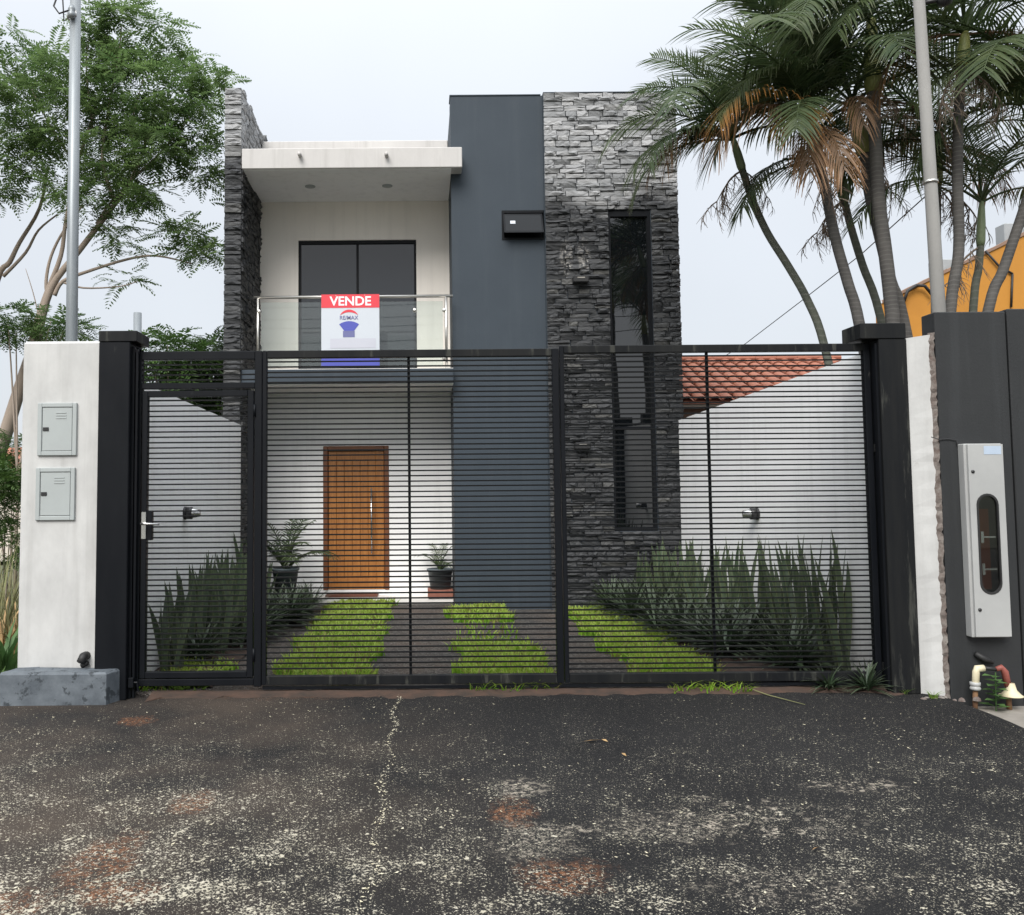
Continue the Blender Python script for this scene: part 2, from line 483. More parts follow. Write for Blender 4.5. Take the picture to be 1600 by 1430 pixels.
def spk(scale, thr0, thr1, dens, dist):
    vo = n.new('ShaderNodeTexVoronoi'); vo.inputs['Scale'].default_value = scale
    wv = n.new('ShaderNodeVectorMath'); wv.operation = 'ADD'
    nz = n.new('ShaderNodeTexNoise'); nz.inputs['Scale'].default_value = scale * .9
    l.new(v, nz.inputs['Vector'])
    sc = n.new('ShaderNodeVectorMath'); sc.operation = 'SCALE'; sc.inputs['Scale'].default_value = 1.1 / scale
    l.new(nz.outputs['Color'], sc.inputs[0])
    l.new(v, wv.inputs[0]); l.new(sc.outputs[0], wv.inputs[1]); l.new(wv.outputs[0], vo.inputs['Vector'])
    sc2 = n.new('ShaderNodeSeparateColor'); l.new(vo.outputs['Color'], sc2.inputs[0])
    thr = mrange(n, l, dens, 0, 1, thr0, thr1)
    on = math_(n, l, 'GREATER_THAN', sc2.outputs[0], thr)
    rad = math_(n, l, 'MULTIPLY', sc2.outputs[1], dist)
    return math_(n, l, 'MULTIPLY', on, math_(n, l, 'LESS_THAN', vo.outputs['Distance'], rad))
near = mrange(n, l, sp.outputs['Y'], 6.8, 3.6)
dens = math_(n, l, 'MULTIPLY', mrange(n, l, noise(n, l, v, 2.3, 8, .72), .36, .66), math_(n, l, 'MULTIPLY_ADD', near, .85, .15))
dens = math_(n, l, 'ADD', dens, math_(n, l, 'MULTIPLY', math_(n, l, 'MULTIPLY', lw, near), .3))
pale = mixc(n, l, noise(n, l, v, 9, 2), (.44, .40, .29), (.58, .54, .45))
vst = coords(n, l, (1., 1.0, 1))
vst.node.inputs['Rotation'].default_value = (.55, .4, .7)
for sc_, t0, t1, amt in ((30, .715, .575, .95), (58, .69, .545, .9), (115, .66, .54, .65)):
    nz_ = noise(n, l, vst, sc_, 4, .6)
    thr_ = mrange(n, l, dens, 0, 1, t0, t1)
    k_ = mrange(n, l, math_(n, l, 'SUBTRACT', nz_, thr_), 0, .025)
    base = mixc(n, l, math_(n, l, 'MULTIPLY', k_, amt), base, pale)
wp = (.42, .37, .30)
for a in ((815, 1225, .16, .16, wp, .85, 9, (.5, .56)), (1160, 1275, .6, .3, wp, .9, 7, (.55, .6)), (1340, 1225, .3, .12, wp, .8, 9, (.53, .58)),
          (1040, 1285, .4, .2, wp, .7, 18, (.52, .6)), (830, 1310, .22, .3, wp, .7, 18, (.5, .6)), (900, 1290, .12, .06, wp, .8, 9, (.5, .56)),
          (1240, 1380, .5, .2, wp, .6, 18, (.53, .6))):
    spot(*a)
l.new(base, p.inputs['Base Color']); p.inputs['Roughness'].default_value = .9; p.inputs['Specular IOR Level'].default_value = .12
bh = math_(n, l, 'ADD', noise(n, l, v, 150, 3, .7), math_(n, l, 'MULTIPLY', noise(n, l, v, 30, 4, .7), 1.5))
bump(n, l, p, bh, .8, .01)
M['asphalt'] = m

m = bpy.data.materials.new('driveway_gravel'); n, l, p = nodes(m)
v = coords(n, l)
base = mixc(n, l, mrange(n, l, noise(n, l, v, 1.3, 5, .6), .4, .65), (.040, .037, .035), (.085, .060, .045))
vo = n.new('ShaderNodeTexVoronoi'); vo.inputs['Scale'].default_value = 55; l.new(v, vo.inputs['Vector'])
sc2 = n.new('ShaderNodeSeparateColor'); l.new(vo.outputs['Color'], sc2.inputs[0])
base = mixc(n, l, mrange(n, l, sc2.outputs[0], .55, 1., 0, .55), base, (.20, .185, .165))
l.new(base, p.inputs['Base Color']); p.inputs['Roughness'].default_value = .9
bump(n, l, p, vo.outputs['Distance'], 1., .02)
M['driveway_gravel'] = m

# ------------------------------------------------------------------ ground, street, drive
def sm(a, b, x):
    t = min(1, max(0, (x - a) / (b - a)))
    return t * t * (3 - 2 * t)
def hash2(x, y): return math.sin(x * 1.7 + y * .6) * .006 + math.sin(x * .5 - y * 1.9 + 1) * .006
def street_z(x, y):
    z = -.03 + hash2(x, y) * sm(7.4, 6.4, y)
    z -= .17 * sm(4.0, 4.55 + .05 * math.sin(y * 3), x) * sm(4.6, 5.4, y)
    return z + .012 * sm(6.9, 7.3, y) * sm(-2.2, -1.8, x) * (1 - sm(3.4, 3.8, x))
mb = MB()
mb.box(-400, 400, -400, 600, -.9, -.30)
struct('ground', mb, 'ground')
mb = MB()
xs = sorted(set([-40, -25, -15, -10, -7] + [-5 + .16 * i for i in range(78)] + [8, 10, 14, 20, 30, 40]))
ys = sorted(set([-9, -6, -3, -1, 1, 2] + [2.4 + .16 * i for i in range(31)] + [7.36]))
mb.v = [(x, y, street_z(x, y)) for y in ys for x in xs]
nx = len(xs)
mb.f = [(j * nx + i, j * nx + i + 1, (j + 1) * nx + i + 1, (j + 1) * nx + i) for j in range(len(ys) - 1) for i in range(nx - 1)]
struct('street', mb, 'asphalt', True)
mb = MB()
mb.box(4.0, 40, 4.9, 7.3, -.26, -.125)
struct('sidewalk', mb, 'concrete')
mb = MB().box(-2.45, 3.8, 7.36, 14, -.2, .0)
struct('driveway', mb, 'driveway_gravel')
mb = MB().box(-9.5, -2.62, 7.36, 40, -.25, -.02)
struct('vacant_lot', mb, 'ground')
mb = MB().box(-40, 40, -14, -9, -.25, .0)
struct('verge', mb, 'ground')
mb = MB().box(3.92, 14, 7.42, 40, -.25, .0)
struct('neighbour_yard', mb, 'soil')
for x0, x1, y0, y1 in ((-2.44, -1.75, 7.5, 12.2), (2.35, 3.74, 7.5, 12.05)):
    mb = MB(); k = 14
    pts = []
    for j in range(k + 1):
        for i in range(6):
            pts.append((x0 + (x1 - x0) * i / 5, y0 + (y1 - y0) * j / k, .004 + .05 * math.sin(math.pi * i / 5) + rnd.uniform(0, .02)))
    mb.add(pts, [(j * 6 + i, j * 6 + i + 1, (j + 1) * 6 + i + 1, (j + 1) * 6 + i) for j in range(k) for i in range(5)])
    struct('planting_bed', mb, 'soil')
# loose earth along the gate track
mb = MB(); pts = []
k = 60
for i in range(k + 1):
    x = -2.2 + 6.0 * i / k
    for j, (yy, zz) in enumerate(((7.22, -.03), (7.27, -.016), (7.33, .0), (7.38, .004))):
        pts.append((x, yy + rnd.uniform(-.07, .05) * (j == 0), zz + rnd.uniform(0, .008)))
mb.add(pts, [(i * 4 + j, i * 4 + j + 1, (i + 1) * 4 + j + 1, (i + 1) * 4 + j) for i in range(k) for j in range(3)])
struct('earth_strip', mb, 'soil')

# ------------------------------------------------------------------ house
YF, YG, YT, YW = 11.9, 12.18, 12.10, 13.30
house = thing('house', 'two storey modern house with dark stacked stone tower, grey wall and white balcony', 'house', (0, 13, 0))
fx0, fx1 = P(350, 340, YF).x, P(377, 340, YF).x
gx0 = P(706, 400, YG).x; gx1 = P(851, 400, YG).x
tx1 = P(1061, 400, YT).x
ztop = P(780, 150, YG).z; ztt = P(945, 146, YT).z; zfin = P(362, 138, YF).z
# balcony wall with the sliding door opening
dx0, dx1, dz0, dz1 = ext(466, 375, 651, 578, YW)
zfl = P(550, 576, YF).z; zsl = P(550, 598, YF).z
zs0 = P(550, 262.5, YF).z; zs1 = P(550, 231, YF).z
dz0 = zfl
mb = MB()
mb.box(fx1, dx0, YW, YW + .2, zfl, zs0); mb.box(dx1, gx0, YW, YW + .2, zfl, zs0); mb.box(dx0, dx1, YW, YW + .2, dz1, zs0)
part('balcony_wall', mb, 'balcony_white', house)
sdoor = part('sliding_door', MB().box(dx0, dx1, YW + .03, YW + .08, dz1 - .05, dz1)
             .box(dx0, dx0 + .035, YW + .03, YW + .08, dz0, dz1 - .05).box(dx1 - .035, dx1, YW + .03, YW + .08, dz0, dz1 - .05)
             .box((dx0 + dx1) / 2 - .018, (dx0 + dx1) / 2 + .018, YW + .045, YW + .085, dz0, dz1 - .05)
             .box(dx0 + .035, dx1 - .035, YW + .03, YW + .08, dz0, dz0 + .04), 'black_steel', house)
for a, b in ((dx0 + .035, (dx0 + dx1) / 2 - .018), ((dx0 + dx1) / 2 + .018, dx1 - .035)):
    part('pane', MB().box(a, b, YW + .06, YW + .07, dz0 + .04, dz1 - .05), 'tinted_glass', sdoor)
# roof slab, parapet, drains, downlights
part('balcony_ceiling', MB().box(fx1 + .003, gx0 - .004, YF + .03, YW - .002, zs0 - .008, zs0 - .001), 'white_wall', house)
rs = part('roof_slab', MB().bbox(fx1 + .002, P(722, 245, YF).x, YF, YG - .003, zs0, zs1, .008).box(fx1 + .002, gx0 - .003, YG - .003, YW + .2, zs0 + .002, zs1 - .01), 'fascia_white', house)
part('parapet', MB().bbox(fx1 + .002, gx0 - .003, YW + .1, YW + .3, zs1 - .02, P(550, 220, YW + .1).z, .01), 'fascia_white', house)
for px in (469, 604):
    q = P(px, 243, YF)
    part('drain_spout', MB().tube([(q.x, YF + .02, q.z), (q.x, YF - .10, q.z - .012)], .027, 12, True), 'fascia_white', rs, True)
for px in (484, 605):
    q = P(px, 290, 12.55)
    o = part('downlight', MB().lathe((q.x, 12.6, zs0 - .022), [(.0, 0), (.06, 0), (.075, .006), (.075, .016)], 20), 'meter_grey', rs, True)
part('balcony_slab', MB().bbox(fx1, gx0 - .002, YF + .04, YW + .2, zsl, zfl, .006), 'grey_render', house)
part('balcony_floor', MB().box(fx1 + .001, gx0 - .004, YF + .05, YW - .001, zfl, zfl + .006), 'tile_floor', house)  # unseen pale tiles, added to bounce light up into the balcony
part('porch_soffit', MB().box(fx1, gx0 - .002, YF + .10, YW, zsl - .012, zsl - .001), 'white_wall', house)
# ground floor wall with front door
ox0, ox1, oz0, oz1 = ext(505, 697, 608, 922, YW)
mb = MB()
mb.box(fx1 - .3, ox0, YW + .001, YW + .2, 0, zsl); mb.box(ox1, gx0, YW + .001, YW + .2, 0, zsl); mb.box(ox0, ox1, YW + .001, YW + .2, oz1, zsl)
mb.box(ox0, ox1, YW + .001, YW + .2, 0, oz0)
part('ground_floor_wall', mb, 'white_wall', house)
fd = part('front_door', MB().bbox(ox0, ox0 + .07, YW - .015, YW + .1, oz0, oz1, .008).bbox(ox1 - .07, ox1, YW - .015, YW + .1, oz0, oz1, .008)
          .bbox(ox0 + .07, ox1 - .07, YW - .014, YW + .1, oz1 - .07, oz1, .008), 'wood_dark', house)
lx0, lx1, lz0, lz1 = ox0 + .075, ox1 - .075, oz0 + .005, oz1 - .075
part('door_rail', MB().bbox(lx0, lx0 + .12, YW + .03, YW + .07, lz0, lz1, .006).bbox(lx1 - .12, lx1, YW + .03, YW + .07, lz0, lz1, .006)
     .bbox(lx0 + .12, lx1 - .12, YW + .031, YW + .07, lz1 - .13, lz1, .006).bbox(lx0 + .12, lx1 - .12, YW + .031, YW + .07, lz0, lz0 + .16, .006), 'wood', fd)
np_ = 5
for i in range(np_):
    a = lx0 + .12 + (lx1 - lx0 - .24) * i / np_; b = lx0 + .12 + (lx1 - lx0 - .24) * (i + 1) / np_
    part('plank', MB().bbox(a + .0015, b - .0015, YW + .045, YW + .068, lz0 + .16, lz1 - .13, .004), 'wood', fd)
q0, q1 = P(580, 763, YW - .05), P(580, 865, YW - .05)
part('pull_handle', MB().tube([(q0.x, YW - .03, q1.z), (q0.x, YW - .03, q0.z)], .013, 10)
     .tube([(q0.x, YW - .03, q1.z + .12), (q0.x, YW + .04, q1.z + .12)], .009, 8).tube([(q0.x, YW - .03, q0.z - .12), (q0.x, YW + .04, q0.z - .12)], .009, 8), 'chrome', fd, True)
part('threshold', MB().bbox(ox0 + .06, ox1 - .16, YW - .30, YW - .02, .083, .115, .005), 'brown_board', house)
part('porch_step', MB().bbox(P(430, 930, 12.9).x, gx0 - .004, YW - .5, YW, 0, .082, .006), 'tile_floor', house)
# grey wall with the awning window opening
ax0, ax1, az0, az1 = ext(784, 329, 852, 375, YG)
mb = MB()
mb.box(gx0, ax0, YG, YG + .25, 0, ztop); mb.box(ax0, gx1, YG, YG + .25, 0, az0); mb.box(ax0, gx1, YG, YG + .25, az1, ztop)
part('grey_wall', mb, 'grey_render', house)
part('wall_capping', MB().bbox(gx0 - .012, gx1 - .02, YG - .012, YG + .27, ztop, ztop + .018, .004), 'grey_render', house)
part('rear_block', MB().box(fx0 + .02, gx0, YW + .2, 20, 0, zs1 + .3).box(gx0, tx1 - .05, YT + .45, 20, 0, ztop - .1).box(gx0, gx0 + .02, YG + .25, YT + .45, 0, ztop), 'grey_render', house)
aw = part('awning_window', MB().box(ax0, gx1 - .01, YG - .008, YG + .06, az1 - .035, az1).box(ax0, gx1 - .01, YG - .008, YG + .06, az0, az0 + .03)
          .box(ax0, ax0 + .03, YG - .008, YG + .06, az0 + .03, az1 - .035).box(ax0, gx1, YG + .2, YG + .24, az0, az1), 'black_steel', house)  # last box: black sheet standing in for the unlit interior
# open sash, hinged at the top
def sash(y_, z_): return (YG + y_, z_)
zt = az1 - .045; ln = az1 - az0 - .07; an = R(27)
ex, ez = -math.sin(an), -math.cos(an)
def qd(u0, u1, a, b, th, name, mat, par):
    vs_ = []
    for (x, u, k) in ((a, u0, 0), (b, u0, 0), (b, u1, 0), (a, u1, 0), (a, u0, th), (b, u0, th), (b, u1, th), (a, u1, th)):
        vs_.append((x, YG + .0 + ex * u + k * math.cos(an), zt + ez * u - k * math.sin(an) * -1 * 0))
    mb_ = MB(); mb_.add(vs_, [(0, 1, 2, 3), (7, 6, 5, 4), (0, 4, 5, 1), (1, 5, 6, 2), (2, 6, 7, 3), (3, 7, 4, 0)])
    return part(name, mb_, mat, par)
sa, sb = ax0 + .02, gx1 - .025
qd(0, ln, sa, sa + .025, .03, 'sash_frame', 'black_steel', aw); qd(0, ln, sb - .025, sb, .03, 'sash_frame', 'black_steel', aw)
qd(ln - .03, ln + .002, sa + .025, sb - .025, .03, 'sash_frame', 'black_steel', aw); qd(-.002, .03, sa + .025, sb - .025, .03, 'sash_frame', 'black_steel', aw)
qd(.03, ln - .03, sa + .025, sb - .025, .008, 'pane', 'sash_glass', aw)
qd(ln * .38, ln * .38 + .055, sa + .09, sa + .16, -.004, 'paper_tag', 'sign_white', aw)
# stone tower with the tall stair window
wx0, wx1, wz0, wz1 = ext(955, 328, 1022, 830, YT)
tw = part('stone_tower', MB().box(gx1, wx0, YT, YT + .45, 0, ztt).box(wx1, tx1 - .04, YT, YT + .45, 0, ztt)
          .box(wx0, wx1, YT, YT + .45, wz1, ztt).box(wx0, wx1, YT, YT + .45, 0, wz0).box(wx0, wx1, YT + .35, YT + .45, wz0, wz1)
          .box(gx1 - .0, tx1 - .05, YT - .03, YT + .45, ztt, ztt + .012), 'grey_render', house)
win = part('stair_window', MB().box(wx0, wx0 + .03, YT + .0, YT + .07, wz0, wz1).box(wx1 - .045, wx1, YT + .0, YT + .07, wz0, wz1)
           .box(wx0 + .03, wx1 - .045, YT + .0, YT + .07, wz1 - .09, wz1).box(wx0 + .03, wx1 - .045, YT, YT + .07, wz0, wz0 + .05)
           .box(wx0 + .03, wx1 - .045, YT + .005, YT + .07, P(990, 668, YT).z - .012, P(990, 668, YT).z + .012), 'black_steel', house)
zm = P(990, 668, YT).z
for a, b in ((wz0 + .05, zm - .012), (zm + .012, wz1 - .09)):
    part('pane', MB().box(wx0 + .03, wx1 - .045, YT + .04, YT + .05, a, b), 'black_glass', win)
fin = part('stone_fin', MB().box(fx0 + .03, fx1 - .03, YF + .03, YW + 1.6, 0, zfin - .01), 'grey_render', house)

# stones: twelve shapes, shared
def stone_shape(seed):
    r_ = random.Random(seed); nxs, nzs = 5, 3
    mb = MB(); g = {}
    ph = r_.uniform(0, 6.3); tx_, tz_ = r_.uniform(-.35, .35), r_.uniform(-.5, .3)
    for j in range(nzs):
        for i in range(nxs):
            x = -.5 + i / (nxs - 1); z = -.5 + j / (nzs - 1)
            edge = (i in (0, nxs - 1)) or (j in (0, nzs - 1))
            d = -(.72 + r_.uniform(-.16, .14)) if edge else -(.92 + r_.uniform(-.25, .2)) + .08 * math.sin(ph + i * 1.9)
            d += tx_ * x + tz_ * z
            if j == nzs - 1 and r_.random() < .6: d -= .18
            xx = x + (r_.uniform(-.07, .07) if 0 < i < nxs - 1 else (r_.uniform(0, .03) * (1 if i == 0 else -1)))
            zz = z + (r_.uniform(-.12, .12) if 0 < j < nzs - 1 else r_.uniform(0, .10) * (1 if j == 0 else -1))
            g[i, j] = len(mb.v); mb.v.append((xx, d, zz))
    for j in range(nzs - 1):
        for i in range(nxs - 1):
            q = [g[i, j], g[i + 1, j], g[i + 1, j + 1], g[i, j + 1]]
            if r_.random() < .5: mb.f += [(q[0], q[1], q[2]), (q[0], q[2], q[3])]
            else: mb.f += [(q[0], q[1], q[3]), (q[1], q[2], q[3])]
    per = [g[i, 0] for i in range(nxs)] + [g[nxs - 1, j] for j in range(1, nzs)] + [g[i, nzs - 1] for i in range(nxs - 2, -1, -1)] + [g[0, j] for j in range(nzs - 2, 0, -1)]
    b0 = len(mb.v)
    for k in per: mb.v.append((mb.v[k][0], .2, mb.v[k][2]))
    for k in range(len(per)):
        k2 = (k + 1) % len(per)
        mb.f.append((per[k2], per[k], b0 + k, b0 + k2))
    return mb
shapes = [stone_shape(100 + i) for i in range(14)]
def rows(x0, x1, z0, z1, hmin=.048, hmax=.082, wmin=.11, wmax=.34):
    out = []; z = z0
    nrow = max(1, round((z1 - z0) / ((hmin + hmax) / 2)))
    hs = [rnd.uniform(hmin, hmax) for _ in range(nrow)]; k = (z1 - z0) / sum(hs)
    for h in hs:
        h *= k
        x = x0
        while x < x1 - 1e-4:
            w = rnd.uniform(wmin, wmax)
            if x1 - (x + w) < wmin * .7: w = x1 - x
            if w > wmax * 1.35: w = (x1 - x) / 2
            if w > .2 and rnd.random() < .14:
                out.append((x, x + w, z, z + h * .5)); out.append((x, x + w, z + h * .5, z + h))
            else: out.append((x, x + w, z, z + h))
            x += w
        z += h
    return out
inst = []   # (shape, centre, scale(w,d,h), rot, parent, mat, importance)
def lay(rects, face, pos, parent, mat, imp):
    for a, b, c, d in rects:
        s_ = rnd.randrange(len(shapes)); dep = rnd.uniform(.022, .068)
        w, h = (b - a) - .003, (d - c) - .002
        u, z = (a + b) / 2, (c + d) / 2
        if face == 'front': ctr = (u, pos, z)
        else: ctr = (pos, u, z)
        inst.append((s_, ctr, (w, dep, h), face, parent, mat, imp(ctr) * w * h))
vis = P(660, 546, 12).z
imp = lambda c: 1.0 if c[2] > vis + .05 else .25
tl_ = gx1 + .002
for (a, b, c, d) in ((tl_, tx1, wz1, ztt), (tl_, wx0, wz0, wz1), (wx1, tx1, wz0, wz1), (tl_, tx1, .0, wz0)):
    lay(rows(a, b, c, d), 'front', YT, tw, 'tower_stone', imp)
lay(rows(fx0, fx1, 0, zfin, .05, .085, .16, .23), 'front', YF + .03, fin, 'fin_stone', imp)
lay(rows(YF + .02, YW, zfl, zs0, .055, .085), 'inner', fx1 - .03, fin, 'fin_stone', lambda c: .12)
lay(rows(YF + .02, YW + 1.6, zs0, zfin, .055, .085), 'inner', fx1 - .03, fin, 'fin_stone', lambda c: .15)
lay(rows(YF + .02, YW, 0, zsl, .055, .085), 'inner', fx1 - .03, fin, 'fin_stone', lambda c: .05)
inst.sort(key=lambda q: -q[6])
smesh = {}
rest = {}
for k, (s_, ctr, sc, face, par, mat, im) in enumerate(inst):
    if k < 300 and im > 0:
        if (s_, mat) not in smesh: smesh[s_, mat] = shapes[s_].mesh('stone', mat)
        o = link('stone', smesh[s_, mat], par, Vector(ctr) - wloc(par))
        o.scale = sc
        if face == 'inner': o.rotation_euler = (0, 0, math.pi / 2)
    else:
        mb = rest.setdefault(par.name, (MB(), par, mat))[0]
        pts = []
        for x, y, z in shapes[s_].v:
            x, y, z = x * sc[0], y * sc[1], z * sc[2]
            if face == 'inner': x, y = -y, x
            pts.append((ctr[0] + x, ctr[1] + y, ctr[2] + z))
        mb.add(pts, shapes[s_].f)
for mb, par, mat in rest.values():
    part('stone_remainder', mb, mat, par, kind='stuff')

# balcony railing
YR = YF + .10
hr0, hr1 = P(400, 465, YR), P(705, 464, YR)
zr = hr0.z
rail = part('balcony_railing', MB().tube([(hr0.x - .03, YR, zr), (gx0, YR, zr)], .021, 12), 'steel', house, True)
for px in (403, 697):
    x = P(px, 500, YR).x
    part('post', MB().tube([(x, YR, zfl), (x, YR, zr)], .019, 12), 'steel', rail, True)
gxs = (P(408, 500, YR).x, P(550, 500, YR).x, P(692, 500, YR).x)
for a, b in ((gxs[0], gxs[1] - .006), (gxs[1] + .006, gxs[2])):
    part('glass_panel', MB().box(a, b, YR - .005, YR + .005, zfl + .04, zr - .07), 'clear_glass', rail)
for px, py in ((405, 487), (694, 485), (405, 560), (694, 560), (648, 485)):
    q = P(px, py, YR)
    part('clamp', MB().lathe((q.x, YR - .022, q.z), [(0, 0), (.022, 0), (.026, .006), (.026, .04), (0, .04)], 14, 'Y'), 'steel', rail, True)

# ------------------------------------------------------------------ sale sign on the railing
YS = YR - .06
sx0, sx1, sz0, sz1 = ext(502, 460, 593, 573, YS)
sign = thing('sale_sign', 'red, white and blue for sale board hung on the balcony railing', 'sign', ((sx0 + sx1) / 2, YS, sz0))
part('board', MB().bbox(sx0, sx1, YS, YS + .012, sz0, sz1, .003), 'sign_white', sign)
zh = P(550, 481, YS).z
part('header', MB().box(sx0 + .001, sx1 - .001, YS - .003, YS - .0005, zh, sz1 - .001), 'sign_red', sign)
zb = P(550, 549, YS).z
part('footer', MB().box(sx0 + .001, sx1 - .001, YS - .003, YS - .0005, sz0 + .012, zb), 'sign_blue', sign)
def text(body, cx, cz, width, height, y, mat, parent, name='lettering', off=.0, shear=0):
    cu = bpy.data.curves.new('txt', 'FONT')
    cu.body = body; cu.offset = off; cu.align_x = 'LEFT'; cu.resolution_u = 3
    to = bpy.data.objects.new('txt', cu); col.objects.link(to)
    bpy.context.view_layer.update()
    me = bpy.data.meshes.new_from_object(to.evaluated_get(bpy.context.evaluated_depsgraph_get()))
    bpy.data.objects.remove(to)
    co = np.empty(len(me.vertices) * 3); me.vertices.foreach_get('co', co); co = co.reshape(-1, 3)
    mn, mxx = co.min(0), co.max(0)
    b = wloc(parent)
    out = np.empty_like(co)
    out[:, 0] = cx + ((co[:, 0] - mn[0]) / (mxx[0] - mn[0]) - .5) * width - b.x
    out[:, 2] = cz + ((co[:, 1] - mn[1]) / (mxx[1] - mn[1]) - .5) * height - b.z
    out[:, 1] = y - b.y
    me.vertices.foreach_set('co', out.ravel()); me.update()
    me.materials.clear(); me.materials.append(M[mat]); me.name = name
    return link(name, me, parent)
cxs = (sx0 + sx1) / 2
q0, q1 = P(515, 463.5, YS), P(580, 477.5, YS)
text('VENDE', cxs, (q0.z + q1.z) / 2, q1.x - q0.x, q0.z - q1.z, YS - .0045, 'sign_print', sign, off=.022)
# balloon emblem
bcx = P(545.5, 500, YS).x; zc = P(545.5, 499.5, YS).z; br = P(561, 500, YS).x - bcx
def fan(name, pts, mat):
    mb = MB(); mb.add([(x, YS - .003, z) for x, z in pts], [tuple(range(len(pts)))]); return part(name, mb, mat, sign)
arc = lambda r_, a0, a1, cx, cz, k=16: [(cx + r_ * math.cos(R(a0 + (a1 - a0) * i / k)), cz + r_ * math.sin(R(a0 + (a1 - a0) * i / k))) for i in range(k + 1)]
fan('emblem', arc(br * 1.02, 152, 28, bcx, zc) + list(reversed([(x, z - br * .0) for x, z in arc(br * 1.5, 125.5, 54.5, bcx, zc - br * .75)])), 'sign_red')
fan('emblem', arc(br * 1.72, 125.5, 54.5, bcx, zc - br * 1.88) + [(bcx + br * .5, zc - br * 1.14), (bcx - br * .5, zc - br * 1.14)], 'sign_blue')
zk = P(545, 527, YS).z
fan('emblem', [(bcx - br * .62, zc - br * 1.15), (bcx + br * .56, zc - br * 1.15), (bcx + br * .56, zk), (bcx - br * .62, zk)], 'sign_text')
text('RE/MAX', bcx, P(545, 496.5, YS).z, br * 1.85, br * .40, YS - .0045, 'sign_text', sign, off=.01)
z0, z1 = P(545, 544, YS).z, P(545, 529, YS).z
fan('print_band', [(sx0 + .12, z0), (sx1 - .05, z0), (sx1 - .05, z1), (sx0 + .12, z1)], 'sign_grey')
for k in range(11):     # the print on the blue foot is cut off by the gate rail
    a = sx0 + .10 + k * .048
    part('print_mark', MB().box(a, a + .028, YS - .0045, YS - .0032, zb - .055, zb - .022), 'sign_print', sign)
for px in (524, 570):
    x = P(px, 462, YS).x
    part('tie', MB().tube([(x, YS - .008, sz1 - .02), (x, YS + .03, sz1 + .012), (x, YR + .03, zr), (x, YS + .02, sz1 - .03)], .003, 5), 'chrome', sign, True)

# wall lamps on the tower
for px, py, lab in ((907, 437, 'small black box wall lamp high on the stone tower below pale streaks'), (910, 697, 'small black box wall lamp low on the stone tower behind the gate')):
    q = P(px, py, YT - .1)
    t = thing('wall_lamp', lab, 'lamp', (q.x, YT - .06, q.z))
    part('body', MB().bbox(q.x - .105, q.x + .105, YT - .16, YT - .04, q.z - .045, q.z + .045, .01), 'black_plastic', t)
    part('diffuser', MB().box(q.x - .05, q.x + .05, YT - .164, YT - .158, q.z + .01, q.z + .022), 'lamp_glass', t)

# ------------------------------------------------------------------ side walls and their lamps
XL, XR = -2.42, 3.78
YWE = YT - .045
XE = P(1060, 657, YWE).x
KX = (XR - XE) / (YWE - 7.46)
def xw(y): return XR - KX * (y - 7.46)
mb = MB()
mb.prism([(0, 0), (0, 0)], 0, 0) if False else None
def side_wall(x0, x1, y0, y1, za, zb_, dx_=0.):
    mb = MB()
    mb.add([(x0, y0, 0), (x1, y0, 0), (x1 + dx_, y1, 0), (x0 + dx_, y1, 0), (x0, y0, za), (x1, y0, za), (x1 + dx_, y1, zb_), (x0 + dx_, y1, zb_)],
           [(0, 3, 2, 1), (4, 5, 6, 7), (0, 1, 5, 4), (1, 2, 6, 5), (2, 3, 7, 6), (3, 0, 4, 7)])
    return mb
single('boundary_wall', side_wall(XL - .15, XL, 7.46, YF + .02, P(222, 592, 7.46).z, P(380, 664, YF).z), 'white_wall',
       'white side wall running back from the pedestrian gate to the stone fin', 'wall', loc=(XL, 7.46, 0))
single('boundary_wall', side_wall(XR, XR + .15, 7.46, YWE, P(1338, 558, 7.9).z, P(1062, 657, YWE).z, XE - XR), 'white_wall',
       'long white side wall below the neighbour\'s tiled roof', 'wall', loc=(XR, 7.46, 0))
def spotlamp(px, py, X, sgn, lab):
    d = ray(px, py)
    q = CAM + d * (X / d.x) if sgn > 0 else CAM + d * ((XR + KX * 7.46) / (d.x + KX * d.y))
    X = q.x
    t = thing('wall_spotlight', lab, 'lamp', (X, q.y, q.z))
    part('bracket', MB().lathe((X, q.y, q.z), [(0, 0), (.065, 0), (.065, sgn * .02), (.02, sgn * .022)], 16, 'X'), 'black_plastic', t, True)
    part('body', MB().lathe((X, q.y, q.z), [(.0, sgn * .02), (.062, sgn * .022), (.062, sgn * .08), (.05, sgn * .085)], 16, 'X'), 'black_plastic', t, True)
    part('reflector', MB().lathe((X, q.y, q.z), [(.05, sgn * .083), (.036, sgn * .16), (.0, sgn * .165)], 16, 'X'), 'chrome', t, True)
spotlamp(288, 802, XL, 1, 'small dark spotlight on white wall behind the pedestrian gate')
spotlamp(1184, 803, XR, -1, 'small dark spotlight on white wall above the snake plants')

